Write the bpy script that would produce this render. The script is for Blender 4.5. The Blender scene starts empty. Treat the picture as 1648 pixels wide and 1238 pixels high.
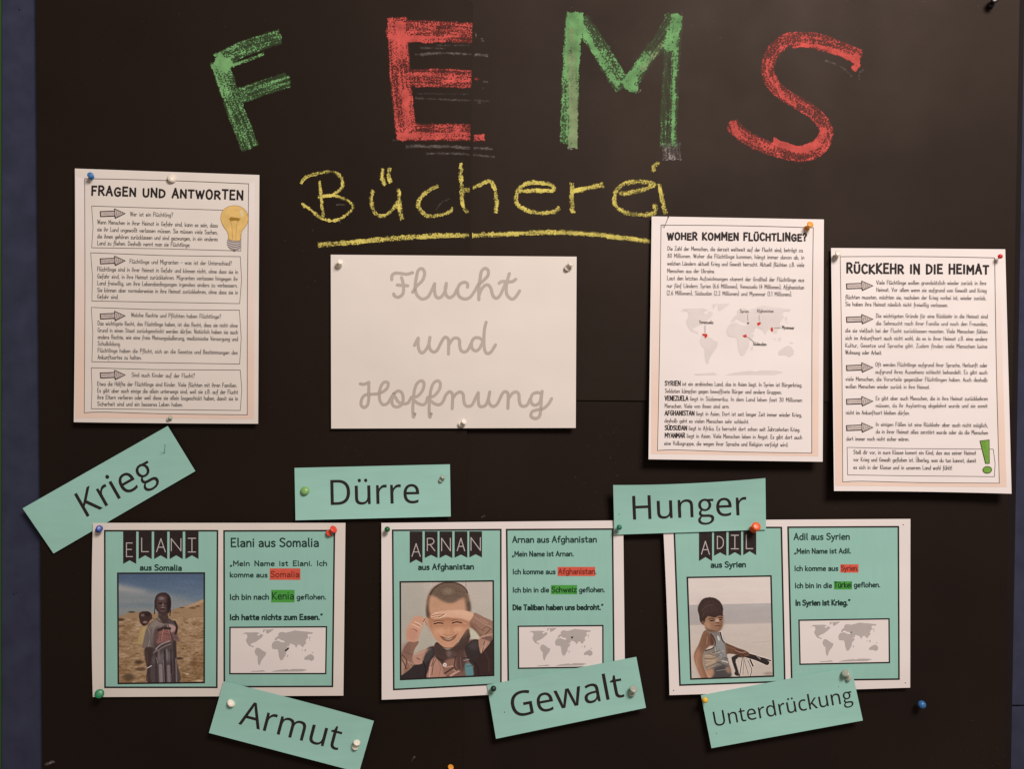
import bpy, math, random
import numpy as np
from mathutils import Vector, Matrix
from mathutils.geometry import tessellate_polygon

# ------------------------------------------------------------------ camera, light, exposure
SC = bpy.context.scene
COL = SC.collection
S = 0.00075            # metres on the board per photo pixel (an A4 sheet is 280 px wide)
D = 1.0                # the camera stands one metre in front of the board
ZC = 1.45              # height of the picture centre above the floor
cam_d = bpy.data.cameras.new('camera'); cam = bpy.data.objects.new('camera', cam_d); COL.objects.link(cam)
cam.location = (0, -D, ZC); cam.rotation_euler = (math.pi/2, 0, 0)
cam_d.sensor_width = 36; cam_d.lens = 36*D/(1648*S); cam_d.clip_end = 50; cam_d.clip_start = .01
SC.camera = cam
SC.view_settings.view_transform = 'Standard'; SC.view_settings.look = 'None'
SC.view_settings.exposure = 0; SC.view_settings.gamma = 1
SC.cycles.filter_width = 1.45
w = bpy.data.worlds.new('World'); SC.world = w; w.use_nodes = True
w.node_tree.nodes['Background'].inputs[0].default_value = (1, .80, .66, 1)
w.node_tree.nodes['Background'].inputs[1].default_value = .21
def area(name, loc, target, size, power, color):
    l = bpy.data.lights.new(name, 'AREA'); l.shape = 'RECTANGLE'; l.size = size[0]; l.size_y = size[1]
    l.energy = power; l.color = color
    o = bpy.data.objects.new(name, l); COL.objects.link(o); o.location = loc
    o.rotation_euler = (Vector(target)-Vector(loc)).to_track_quat('-Z', 'Y').to_euler()
    return o
area('ceiling_lamp', (.86, -1.75, ZC+1.42), (-.1, 0, ZC), (.80, .60), 63, (1, .872, .805))

# ------------------------------------------------------------------ helpers
def W(px, py, h):
    """point at height h in front of the board, on the sight line through a photo pixel"""
    k = S*(1-h/D)
    return ((px-824)*k, -h, ZC+(619-py)*k)
def lin(c):
    c = np.asarray(c, float)/255
    return np.where(c <= .04045, c/12.92, ((c+.055)/1.055)**2.4)
def cr(pts, n=4, closed=False):
    """Catmull-Rom curve through points"""
    P = [np.array(p, float) for p in pts]
    if len(P) < 3: return [tuple(p) for p in P]
    N = len(P); out = []
    rng = range(N) if closed else range(N-1)
    for i in rng:
        if closed: a, b, c, d = P[(i-1) % N], P[i], P[(i+1) % N], P[(i+2) % N]
        else: a, b, c, d = P[max(i-1, 0)], P[i], P[i+1], P[min(i+2, N-1)]
        for k in range(n):
            t = k/n
            out.append(tuple(.5*((2*b)+(c-a)*t+(2*a-5*b+4*c-d)*t*t+(3*b-a-3*c+d)*t**3)))
    if not closed: out.append(tuple(P[-1]))
    return out

def mat(name, color, rough=.75, spec=.25, noise=0, nscale=60, stretch=(1, 1, 1), bump=0, bscale=900, trans=0, coat=0, sss=0, attr=None, ripple=0):
    m = bpy.data.materials.new(name); m.use_nodes = True; nt = m.node_tree; N = nt.nodes; L = nt.links
    b = N['Principled BSDF']; b.inputs['Roughness'].default_value = rough
    if sss: b.inputs['Subsurface Weight'].default_value = sss; b.inputs['Subsurface Radius'].default_value = (1, .8, .6); b.inputs['Subsurface Scale'].default_value = .004
    b.inputs['Specular IOR Level'].default_value = spec
    b.inputs['Base Color'].default_value = (*color, 1)
    if trans: b.inputs['Transmission Weight'].default_value = trans
    if coat: b.inputs['Coat Weight'].default_value = coat; b.inputs['Coat Roughness'].default_value = .15
    tc = N.new('ShaderNodeTexCoord'); mp = N.new('ShaderNodeMapping'); L.new(tc.outputs['Object'], mp.inputs[0])
    mp.inputs['Scale'].default_value = stretch
    src = None
    if attr:
        a = N.new('ShaderNodeAttribute'); a.attribute_name = attr; src = a.outputs['Color']
        L.new(src, b.inputs['Base Color'])
    if noise:
        nz = N.new('ShaderNodeTexNoise'); nz.inputs['Scale'].default_value = nscale; nz.inputs['Detail'].default_value = 5
        L.new(mp.outputs[0], nz.inputs['Vector'])
        mr = N.new('ShaderNodeMapRange'); mr.inputs['From Min'].default_value = .3; mr.inputs['From Max'].default_value = .7
        mr.inputs['To Min'].default_value = 1-noise; mr.inputs['To Max'].default_value = 1+noise
        L.new(nz.outputs[0], mr.inputs[0])
        mx = N.new('ShaderNodeVectorMath'); mx.operation = 'SCALE'
        if src: L.new(src, mx.inputs[0])
        else: mx.inputs[0].default_value = color
        L.new(mr.outputs[0], mx.inputs['Scale']); L.new(mx.outputs[0], b.inputs['Base Color'])
    if bump:
        n2 = N.new('ShaderNodeTexNoise'); n2.inputs['Scale'].default_value = bscale; n2.inputs['Detail'].default_value = 3
        L.new(tc.outputs['Object'], n2.inputs['Vector'])
        bp = N.new('ShaderNodeBump'); bp.inputs['Strength'].default_value = bump; bp.inputs['Distance'].default_value = .0003
        L.new(n2.outputs[0], bp.inputs['Height']); L.new(bp.outputs[0], b.inputs['Normal'])
    if ripple:      # gentle unevenness of the whole sheet
        n5 = N.new('ShaderNodeTexNoise'); n5.inputs['Scale'].default_value = 11; n5.inputs['Detail'].default_value = 1.5; L.new(tc.outputs['Object'], n5.inputs['Vector'])
        b5 = N.new('ShaderNodeBump'); b5.inputs['Strength'].default_value = ripple; b5.inputs['Distance'].default_value = .006; L.new(n5.outputs[0], b5.inputs['Height'])
        if bump: L.new(b5.outputs[0], bp.inputs['Normal'])
        else: L.new(b5.outputs[0], b.inputs['Normal'])
    return m
PAPER = (.80, .765, .76)
M = {
 'paper': mat('white_paper', PAPER, .7, .2, .02, 9, bump=.10, ripple=.5),
 'paper_dimmed': mat('dimmed_white_paper', (.745, .715, .675), .7, .2, .02, 9, bump=.10, ripple=.5),  # same white paper, the weaker light on those sheets put into its colour
 'ink': mat('black_ink', (.022, .017, .017), .6, .2, .25, 500),
 'ink_soft': mat('grey_ink', (.085, .074, .07), .7, .15, .2, 700),
 'ink_line': mat('thin_line_ink', (.16, .14, .13), .7, .15, .2, 300),
 'cursive': mat('pale_grey_ink', (.47, .425, .385), .7, .15, .06, 40),
 'teal': mat('mint_green_print', (.30, .575, .51), .62, .25, .022, 30, (5, 1, 1), bump=.1, ripple=.5),
 'teal_strip': mat('mint_green_strip', (.315, .60, .535), .6, .25, .03, 22, (1, 1, 7), bump=.1, ripple=.7),
 'chalkboard_letter': mat('pale_banner_lettering', (.5, .48, .47), .7, .1),
 'banner': mat('charcoal_banner_print', (.024, .017, .017), .6, .25, .2, 300),
 'red_box': mat('red_highlight', (.66, .115, .075), .6, .2, .08, 80),
 'red_text': mat('dark_red_text', (.23, .035, .024), .6, .2),
 'green_box': mat('green_highlight', (.075, .37, .065), .6, .2, .08, 80),
 'green_text': mat('dark_green_text', (.01, .055, .02), .6, .2),
 'card_text': mat('dark_text_on_mint', (.016, .045, .04), .65, .2, .2, 500),
 'map_grey': mat('map_grey', (.47, .445, .44), .7, .15, .04, 60),
 'map_pale': mat('pale_map_grey', (.69, .655, .65), .7, .15, .04, 60),
 'red_mark': mat('red_map_mark', (.55, .05, .03), .7, .15),
 'bulb_yellow': mat('lightbulb_yellow', (.74, .52, .19), .7, .15, .12, 90),
 'bulb_shine': mat('lightbulb_shine', (.72, .62, .36), .7, .15),
 'bulb_brown': mat('filament_brown', (.33, .2, .03), .7, .15),
 'bulb_grey': mat('bulb_base_grey', (.42, .39, .39), .7, .15),
 'arrow_fill': mat('arrow_grey', (.55, .49, .47), .7, .15, .3, 700),
 'green_mark': mat('exclamation_green', (.16, .36, .05), .6, .2, .15, 200),
 'colour': mat('printed_colours', (1, 1, 1), .55, .25, attr='Col', ripple=.5),
 'board': mat('blue_felt_board', (.038, .044, .078), .9, .03, .16, 35, bump=.5, bscale=1400),
 'green_trim': mat('green_edge_trim', (.05, .12, .03), .6),
 'hole': mat('pin_hole_dark', (.01, .009, .012), .9, 0),
 'crease': mat('crease_shade', (.30, .45, .40), .7, .1),
}
def black_paper(name, c, rough, spec):
    m = mat(name, c, rough, spec, .22, 6, bump=.10, bscale=1500); nt = m.node_tree; N = nt.nodes; L = nt.links; b = N['Principled BSDF']; b.inputs['Specular Tint'].default_value = (1, .83, .73, 1)
    tc = N.new('ShaderNodeTexCoord')
    # rubbed patches change the gloss, dust and scuffs lighten single spots, soft dents bend the sheet
    n1 = N.new('ShaderNodeTexNoise'); n1.inputs['Scale'].default_value = 9; n1.inputs['Detail'].default_value = 6; L.new(tc.outputs['Object'], n1.inputs['Vector'])
    r1 = N.new('ShaderNodeMapRange'); r1.inputs['From Min'].default_value = .3; r1.inputs['From Max'].default_value = .7; r1.inputs['To Min'].default_value = rough-.045; r1.inputs['To Max'].default_value = rough+.045
    L.new(n1.outputs[0], r1.inputs[0]); L.new(r1.outputs[0], b.inputs['Roughness'])
    n2 = N.new('ShaderNodeTexNoise'); n2.inputs['Scale'].default_value = 330; n2.inputs['Detail'].default_value = 2; L.new(tc.outputs['Object'], n2.inputs['Vector'])
    n3 = N.new('ShaderNodeTexNoise'); n3.inputs['Scale'].default_value = 5; n3.inputs['Detail'].default_value = 3; L.new(tc.outputs['Object'], n3.inputs['Vector'])
    ad = N.new('ShaderNodeMath'); ad.operation = 'MULTIPLY_ADD'; L.new(n3.outputs[0], ad.inputs[0]); ad.inputs[1].default_value = .35; L.new(n2.outputs[0], ad.inputs[2])
    r2 = N.new('ShaderNodeMapRange'); r2.inputs['From Min'].default_value = .90; r2.inputs['From Max'].default_value = 1.02; r2.inputs['To Max'].default_value = .3; L.new(ad.outputs[0], r2.inputs[0])
    old = b.inputs['Base Color'].links[0].from_socket
    mx = N.new('ShaderNodeMix'); mx.data_type = 'RGBA'; L.new(r2.outputs[0], mx.inputs[0]); L.new(old, mx.inputs[6]); mx.inputs[7].default_value = (.13, .115, .105, 1); L.new(mx.outputs[2], b.inputs['Base Color'])
    n4 = N.new('ShaderNodeTexNoise'); n4.inputs['Scale'].default_value = 14; n4.inputs['Detail'].default_value = 2; L.new(tc.outputs['Object'], n4.inputs['Vector'])
    bp = N.new('ShaderNodeBump'); bp.inputs['Strength'].default_value = .18; bp.inputs['Distance'].default_value = .003; L.new(n4.outputs[0], bp.inputs['Height'])
    ob = b.inputs['Normal'].links[0].from_node; L.new(bp.outputs[0], ob.inputs['Normal'])
    return m

def obj(name, me, parent=None, **props):
    o = bpy.data.objects.new(name, me); COL.objects.link(o)
    if parent: o.parent = parent; o.matrix_parent_inverse = parent.matrix_world.inverted()
    for k, v in props.items(): o[k] = v
    return o
def thing(name, label, cat, loc, group=None):
    o = bpy.data.objects.new(name, None); COL.objects.link(o); o.location = loc; o.empty_display_size = .02
    o.matrix_world = Matrix.Translation(loc)
    o['label'] = label; o['category'] = cat
    if group: o['group'] = group
    return o
def mesh(name, verts, faces, mats, fm=None, origin=(0, 0, 0), smooth=False, cols=None, dens=None):
    me = bpy.data.meshes.new(name)
    v = np.asarray(verts, float)-np.asarray(origin, float)
    me.from_pydata(v.tolist(), [], faces)
    for m in mats: me.materials.append(m)
    if fm is not None: me.polygons.foreach_set('material_index', np.asarray(fm, dtype=np.int32))
    if smooth: me.polygons.foreach_set('use_smooth', [True]*len(me.polygons))
    if cols is not None:
        a = me.color_attributes.new('Col', 'FLOAT_COLOR', 'POINT')
        c = np.ones((len(v), 4), np.float32); c[:, :3] = cols; a.data.foreach_set('color', c.ravel())
    if dens is not None:
        a = me.attributes.new('dens', 'FLOAT', 'POINT'); a.data.foreach_set('value', np.asarray(dens, np.float32))
    me.update(); return me

class Sheet:
    """a sheet of paper pinned to the board; traced corners TL,TR,BR,BL, height function over (u,v)"""
    def __init__(s, corners, h, name, label, cat, material, group=None, bows=(0, 0, 0, 0), n=(28, 28), thick=.00025, build=True, part='paper'):
        s.c = [np.array(c, float) for c in corners]; s.hf = h
        a, b, d = s.c[0], s.c[1], s.c[3]
        s.inv = np.linalg.inv(np.array([b-a, d-a]).T); s.a = a
        m = sum(s.c)/4
        s.root = thing(name, label, cat, W(m[0], s.c[2][1], s.h(m[0], s.c[2][1])), group)
        s.o = np.array(s.root.location)
        nu, nv = n; V = []; F = []
        T, R, B, Lw = bows
        for j in range(nv+1):
            for i in range(nu+1):
                u, v = i/nu, j/nv
                p = s.c[0]*(1-u)*(1-v)+s.c[1]*u*(1-v)+s.c[2]*u*v+s.c[3]*(1-u)*v
                p = p+np.array([0, 1])*(T*4*u*(1-u)*(1-v)+B*4*u*(1-u)*v)+np.array([1, 0])*(Lw*4*v*(1-v)*(1-u)+R*4*v*(1-v)*u)
                V.append(W(p[0], p[1], s.h(*p)))
        K = len(V)
        V += [(x, y+thick, z) for x, y, z in V]
        id = lambda i, j: j*(nu+1)+i
        for j in range(nv):
            for i in range(nu):
                q = (id(i, j), id(i, j+1), id(i+1, j+1), id(i+1, j)); F.append(q)
                F.append(tuple(K+k for k in reversed(q)))
        ring = [id(i, 0) for i in range(nu)]+[id(nu, j) for j in range(nv)]+[id(i, nv) for i in range(nu, 0, -1)]+[id(0, j) for j in range(nv, 0, -1)]
        e0 = len(V); nr = len(ring)
        V += [V[k] for k in ring]+[V[k+K] for k in ring]
        for k in range(nr):
            p, q = e0+k, e0+(k+1) % nr; F.append((p, q, q+nr, p+nr))
        s.paper = obj(part, mesh(part, V, F, [material], origin=s.o, smooth=False), None)
        s.paper.data.polygons.foreach_set('use_smooth', [i < 2*nu*nv for i in range(len(F))])
        s.adopt(s.paper)
    def adopt(s, o, **pr):
        o.parent = s.root
        for k, v in pr.items(): o[k] = v
        return o
    def uv(s, x, y):
        return s.inv @ (np.array([x, y])-s.a)
    def h(s, x, y):
        u, v = s.inv @ (np.array([x, y], float)-s.a)
        return s.hf(u, v)

class P:
    """collects flat print (fills, lines, text) in photo pixels; build() lays it on its sheet"""
    def __init__(s): s.v = []; s.f = []; s.m = []; s.mats = []
    def mi(s, m):
        m = M[m] if isinstance(m, str) else m
        if m not in s.mats: s.mats.append(m)
        return s.mats.index(m)
    def quad(s, c, m, off, n=(1, 1)):
        k = s.mi(m); b = len(s.v); c = [np.array(q, float) for q in c]
        for j in range(n[1]+1):
            for i in range(n[0]+1):
                u, v = i/n[0], j/n[1]
                p = c[0]*(1-u)*(1-v)+c[1]*u*(1-v)+c[2]*u*v+c[3]*(1-u)*v
                s.v.append((p[0], p[1], off))
        for j in range(n[1]):
            for i in range(n[0]):
                a = b+j*(n[0]+1)+i; s.f.append((a, a+n[0]+1, a+n[0]+2, a+1)); s.m.append(k)
    def line(s, pts, wd, m, off, closed=False, cap=.35, step=None):
        q = [np.array(p[:2], float) for p in pts]
        if len(q) < 2: return
        if not closed:      # sharp corners: end the stroke and start anew so that it keeps its width
            for i in range(1, len(q)-1):
                a, b = q[i]-q[i-1], q[i+1]-q[i]; l = np.linalg.norm(a)*np.linalg.norm(b)
                if l > 1e-9 and a@b/l < .25:
                    s.line(q[:i+1], wd, m, off, cap=cap, step=step); s.line(q[i:], wd, m, off+.000005, cap=.45, step=step); return
        k = s.mi(m)
        if step:
            r = [q[0]]
            seq = q+[q[0]] if closed else q
            for a, b in zip(seq, seq[1:]):
                nn = max(1, int(np.linalg.norm(b-a)/step))
                r += [a+(b-a)*(t+1)/nn for t in range(nn)]
            q = r[:-1] if closed else r
        if not closed:
            d0 = q[0]-q[1]; d1 = q[-1]-q[-2]
            q[0] = q[0]+d0/(np.linalg.norm(d0)+1e-9)*wd*cap; q[-1] = q[-1]+d1/(np.linalg.norm(d1)+1e-9)*wd*cap
        N = len(q); b = len(s.v)
        for i in range(N):
            if closed: a, c = q[i-1], q[(i+1) % N]
            else: a, c = q[max(i-1, 0)], q[min(i+1, N-1)]
            t1 = q[i]-a; t2 = c-q[i]
            l1 = np.linalg.norm(t1); l2 = np.linalg.norm(t2)
            if l1 < 1e-9: t1 = t2; l1 = l2
            if l2 < 1e-9: t2 = t1; l2 = l1
            t1 = t1/(l1+1e-9); t2 = t2/(l2+1e-9)
            t = t1+t2; l = np.linalg.norm(t)
            t = t/l if l > .25 else t2
            nrm = np.array([-t[1], t[0]]); n1 = np.array([-t2[1], t2[0]])
            sc = min(1.6, 1/max(.3, abs(nrm@n1)))*wd/2
            s.v.append((*(q[i]+nrm*sc), off)); s.v.append((*(q[i]-nrm*sc), off))
        for i in range(N if closed else N-1):
            a = b+2*i; c = b+2*((i+1) % N); s.f.append((a, a+1, c+1, c)); s.m.append(k)
    def blob(s, x, y, r, m, off, n=8, ry=None):
        s.poly([(x+r*math.cos(a*2*math.pi/n), y+(ry or r)*math.sin(a*2*math.pi/n)) for a in range(n)], m, off)
    def poly(s, pts, m, off, holes=()):
        k = s.mi(m); loops = [pts]+list(holes)
        tri = tessellate_polygon([[Vector((x, y, 0)) for x, y in l] for l in loops])
        b = len(s.v)
        for l in loops: s.v += [(x, y, off) for x, y in l]
        for t in tri:
            s.f.append(tuple(b+i for i in t)); s.m.append(k)
    def build(s, sheet, name, **pr):
        if not s.v: return None
        V = [W(x, y, sheet.h(x, y)+o) for x, y, o in s.v]
        F = []
        A = np.array([(x, y) for x, y, _ in s.v])
        for f in s.f:      # face the viewer
            p = A[list(f)]; ar = sum(p[i][0]*p[(i+1) % len(p)][1]-p[(i+1) % len(p)][0]*p[i][1] for i in range(len(p)))
            F.append(f if ar < 0 else tuple(reversed(f)))
        return sheet.adopt(obj(name, mesh(name, V, F, s.mats, s.m, sheet.o)), **pr)
O1, O2, O3, O4, O5 = .00010, .00020, .00030, .00040, .00050
# outline letters for the six word strips (700 units cap height)
OUT = {
'A': '626|534,0 450,217 173,217 89,0 0,0 274,703 353,703 625,0|345,507 335,535 322,578 312,612 301,572 291,535 281,507 202,295 424,295',
'D': '716|656,357 653,300 645,249 631,202 612,160 588,123 559,90 526,63 487,40 444,23 397,10 346,3 290,0 95,0 95,700 311,700 362,698 410,690 454,678 494,661 531,639 563,612 590,581 614,546 632,505 645,460 653,411|563,354 561,398 555,439 545,475 532,507 515,535 494,559 470,579 442,596 410,608 376,617 339,623 298,625 183,625 183,75 278,75 345,80 403,93 452,115 492,146 523,185 545,233 558,289',
'G': '714|399,370 641,370 641,26 613,18 584,10 555,4 526,-1 395,-10 343,-7 295,1 251,15 212,34 177,58 146,87 120,120 99,158 82,201 69,247 62,296 60,350 62,403 71,452 84,498 103,540 127,578 156,612 189,641 227,665 270,685 316,699 367,707 423,710 452,709 480,707 507,704 534,699 560,693 584,686 608,678 631,669 598,592 579,600 558,608 537,614 514,621 491,626 467,629 442,632 418,632 377,630 340,624 306,613 275,598 246,579 222,556 201,530 183,500 170,467 160,431 154,392 152,350 154,310 159,271 167,236 179,202 194,172 214,145 237,122 264,102 295,87 331,76 371,69 416,67 494,72 553,83 553,291 399,291',
'H': '726|630,0 542,0 542,326 183,326 183,0 95,0 95,700 183,700 183,404 542,404 542,700 630,700',
'K': '607|607,0 503,0 255,334 183,272 183,0 95,0 95,700 183,700 183,355 243,422 304,488 493,700 596,700 319,395',
'U': '717|627,247 626,212 620,178 611,146 598,116 581,89 561,64 537,42 508,24 476,9 440,-1 399,-8 355,-10 294,-5 240,8 194,30 156,61 127,100 105,144 92,194 88,249 88,700 176,700 176,246 179,206 188,170 202,140 222,114 248,93 279,78 317,70 360,67 390,68 418,72 442,80 463,90 482,102 498,117 511,134 522,153 530,175 536,197 539,221 540,247 540,700 627,700',
'a': '550|282,534 327,532 366,524 398,511 425,492 445,468 459,437 468,401 471,358 471,0 408,0 391,75 387,75 376,61 364,48 353,37 341,27 328,18 315,10 301,4 286,-1 270,-5 252,-8 232,-9 211,-10 188,-9 166,-6 145,0 126,7 108,16 92,28 78,42 67,58 57,77 50,98 46,121 45,146 49,183 61,216 80,244 107,267 142,286 185,300 237,309 297,314 386,317 386,348 384,378 379,404 370,424 358,439 342,450 324,458 302,463 277,465 257,464 237,462 218,458 199,452 129,425 103,489 121,498 140,506 162,514 184,521 208,527 232,531 257,533|308,254 263,250 225,244 195,235 172,223 156,207 144,189 137,169 134,145 136,125 141,107 149,92 161,80 176,71 192,65 210,61 230,60 262,62 291,69 318,80 341,97 360,117 374,143 383,174 385,210 385,257',
'c': '471|294,-10 260,-8 228,-3 198,6 170,19 144,35 122,55 102,79 85,107 71,139 62,175 56,215 54,260 56,306 62,348 72,385 86,418 104,446 124,470 148,491 174,507 203,519 233,528 266,534 300,535 320,535 339,533 359,531 377,527 395,523 411,518 426,513 438,507 412,435 357,452 341,455 326,458 312,459 298,460 273,458 250,454 229,447 211,437 195,425 181,409 169,391 160,371 153,347 147,321 144,292 143,261 144,231 147,203 153,177 160,154 169,133 181,115 194,100 210,87 228,77 247,70 269,66 293,65 314,65 334,67 352,70 369,74 385,78 401,83 415,89 429,95 429,19 416,12 402,6 387,2 371,-2 354,-6 336,-8 316,-9',
'd': '603|270,-10 223,-6 181,7 145,29 113,58 87,97 69,143 58,198 54,262 58,325 69,381 87,427 113,466 145,496 182,518 224,531 271,535 291,535 309,533 326,530 342,525 357,519 371,513 383,505 395,497 406,488 416,478 425,468 433,458 439,458 436,496 433,535 433,745 520,745 520,0 450,0 437,71 433,71 425,60 416,49 406,39 395,30 383,21 370,14 357,7 342,1 326,-4 308,-7 290,-9|283,62 322,65 354,73 380,87 400,107 415,133 426,165 432,202 434,245 434,261 432,307 426,347 416,382 402,411 382,434 356,451 323,460 282,464 250,460 221,450 198,433 178,408 163,378 152,344 145,304 143,260 145,215 152,176 163,142 178,114 198,91 222,75 250,65',
'e': '553|286,535 319,533 349,528 377,519 402,506 425,490 445,470 463,448 477,423 488,395 496,365 501,333 503,298 503,246 143,246 147,204 156,168 170,136 189,110 213,90 241,75 274,67 311,64 335,64 358,66 379,69 400,73 419,78 439,84 459,92 479,100 479,25 459,16 439,9 420,3 400,-1 379,-5 357,-8 333,-9 307,-10 271,-8 237,-2 205,7 175,21 148,38 124,58 103,83 86,111 72,143 62,178 56,217 54,259 56,300 61,339 70,374 83,407 99,436 118,462 139,484 164,502 192,517 221,527 253,533|285,465 256,462 230,455 207,442 188,425 172,403 159,378 150,348 145,315 413,315 412,337 409,357 405,376 399,393 391,409 382,423 370,435 357,446 342,454 325,460 306,464',
'g': '603|270,535 295,534 319,530 342,524 363,516 383,505 402,491 419,475 434,456 439,456 451,525 520,525 520,-9 518,-45 513,-77 505,-107 494,-134 480,-158 462,-178 441,-195 417,-210 389,-221 358,-229 323,-234 284,-235 256,-235 230,-233 204,-231 180,-227 157,-222 135,-217 114,-210 95,-202 95,-123 115,-132 136,-140 158,-147 182,-153 208,-158 234,-161 261,-163 289,-164 321,-161 350,-154 374,-141 396,-124 413,-102 425,-77 432,-48 434,-16 434,5 435,39 437,70 433,70 419,51 403,35 385,21 365,10 344,1 321,-5 297,-9 271,-10 222,-5 180,8 143,30 111,62 86,101 68,148 58,201 54,262 58,321 68,374 86,421 111,461 143,494 180,517 222,531|281,463 260,461 241,457 223,450 206,439 192,426 179,410 168,392 159,371 152,347 147,321 144,292 143,261 145,215 152,175 163,141 179,112 199,90 223,74 251,64 283,61 303,61 321,63 337,67 352,71 366,77 378,84 389,93 399,103 408,115 415,129 421,143 426,160 430,178 433,197 435,218 435,241 435,262 434,296 431,326 426,354 419,377 410,398 398,416 385,430 369,442 350,451 330,458 307,461',
'i': '253|170,525 170,0 83,0 83,525|127,723 137,722 146,719 154,715 162,709 169,702 174,692 177,681 177,668 177,655 174,644 169,634 162,626 154,620 146,616 137,614 127,613 117,614 108,616 99,620 91,626 85,634 80,644 77,655 76,668 77,681 80,692 85,702 91,709 99,715 108,719 117,722',
'k': '524|169,356 167,315 165,271 169,271 186,293 210,323 231,348 399,525 500,525 287,301 515,0 411,0 228,245 169,193 169,0 83,0 83,745 169,745',
'l': '253|170,0 83,0 83,745 170,745',
'm': '917|660,535 702,532 738,524 768,510 793,490 812,463 826,430 834,390 837,342 837,0 752,0 752,338 750,367 745,392 737,414 726,431 711,445 693,455 671,461 645,463 610,460 580,452 555,438 536,419 521,394 511,364 505,330 503,290 503,0 418,0 418,338 417,358 415,376 411,393 406,407 399,420 391,432 382,441 371,449 358,455 344,459 328,462 310,463 285,461 262,457 243,450 226,441 212,428 200,414 191,396 183,376 177,354 173,329 170,302 170,273 170,0 83,0 83,525 153,525 166,454 171,454 179,467 189,479 200,490 211,500 224,508 237,515 250,521 265,526 280,530 295,533 310,535 325,535 355,534 381,530 405,523 427,514 446,501 462,486 476,468 486,447 491,447 506,468 522,486 542,501 563,514 586,523 610,530 635,534',
'n': '606|336,535 380,532 419,524 452,510 478,490 499,463 514,430 523,390 526,342 526,0 441,0 441,336 439,366 434,392 425,414 413,431 397,445 376,455 352,461 324,463 283,460 250,450 223,435 203,414 188,387 178,354 172,316 170,273 170,0 83,0 83,525 153,525 166,454 171,454 180,467 190,479 202,490 214,500 228,508 242,515 256,521 272,526 287,530 303,533 320,535',
'r': '405|328,535 360,534 390,529 379,450 351,455 323,457 308,456 293,454 279,450 265,444 251,437 239,429 227,419 216,408 205,396 196,383 189,369 182,353 177,336 173,319 170,300 170,280 170,0 83,0 83,525 154,525 164,429 168,429 176,444 186,457 197,470 208,483 220,494 233,504 247,513 262,521 277,527 294,532 311,534',
't': '354|259,61 269,61 279,62 289,63 299,64 332,72 332,6 325,3 316,0 305,-3 293,-5 281,-7 268,-9 256,-10 244,-10 224,-9 205,-6 186,-2 168,4 152,13 137,24 123,38 112,54 102,73 96,96 92,123 90,153 90,459 16,459 16,500 91,534 125,646 176,646 176,525 328,525 328,459 176,459 176,155 178,132 182,113 189,97 200,84 212,74 226,67 242,62',
'u': '606|523,525 523,0 452,0 439,70 435,70 426,56 416,45 405,34 392,25 379,16 364,9 350,3 334,-1 318,-5 302,-8 286,-9 269,-10 239,-9 211,-5 186,2 163,10 143,22 126,36 111,53 99,73 90,95 83,121 79,150 77,181 77,525 165,525 165,187 166,158 172,132 181,111 193,93 209,79 229,70 253,64 281,62 309,63 334,67 356,74 374,84 390,96 403,111 414,128 422,149 428,171 433,196 435,223 436,252 436,525',
'w': '771|423,297 411,338 400,376 392,410 386,436 382,436 377,410 369,375 359,337 347,296 253,1 155,1 11,526 100,526 173,246 187,189 200,134 207,89 211,89 218,119 226,156 236,195 246,230 339,526 433,526 524,230 538,182 551,133 559,90 563,90 570,132 583,187 598,246 672,526 760,526 614,1 513,1',
'ü': '606|523,525 523,0 452,0 439,70 435,70 426,56 416,45 405,34 392,25 379,16 364,9 350,3 334,-1 318,-5 302,-8 286,-9 269,-10 239,-9 211,-5 186,2 163,10 143,22 126,36 111,53 99,73 90,95 83,121 79,150 77,181 77,525 165,525 165,187 166,158 172,132 181,111 193,93 209,79 229,70 253,64 281,62 309,63 334,67 356,74 374,84 390,96 403,111 414,128 422,149 428,171 433,196 435,223 436,252 436,525|166,668 167,680 169,690 173,698 179,704 187,709 194,713 203,715 212,716 221,715 229,713 237,709 244,704 250,698 254,690 257,680 258,668 257,656 254,646 250,638 244,631 237,626 229,622 221,619 212,619 203,619 194,622 187,626 179,631 173,638 169,646 167,656|350,668 351,680 353,690 357,698 363,704 370,709 378,713 386,715 395,716 404,715 412,713 420,709 427,704 433,698 438,690 440,680 441,668 440,656 438,646 433,638 427,631 420,626 412,622 404,619 395,619 386,619 378,622 370,626 363,631 357,638 353,646 351,656',
'g2': '539|263,-239 371,-224 454,-185 507,-128 525,-59 514,-4 480,35 423,57 345,64 243,64 199,68 171,80 156,98 152,120 154,140 161,156 172,170 185,182 203,175 223,169 242,165 262,164 336,177 397,213 437,270 452,345 449,377 440,406 427,431 410,452 516,452 516,519 335,519 320,524 303,528 283,531 262,532 187,519 126,482 83,424 68,347 74,302 89,264 111,232 136,207 136,203 115,186 97,164 83,137 78,107 82,79 92,55 107,36 125,22 125,17 93,-7 69,-36 54,-67 49,-100 64,-159 108,-203 176,-230|262,223 220,232 185,257 161,296 152,347 161,398 184,436 219,460 262,468 305,460 340,436 364,398 372,347 364,296 340,257 304,232|275,-179 212,-172 165,-154 135,-125 125,-88 128,-65 137,-43 154,-21 178,0 195,-4 212,-6 229,-7 244,-8 334,-8 380,-11 413,-22 433,-43 439,-74 428,-113 395,-146 343,-170',
}
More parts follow.
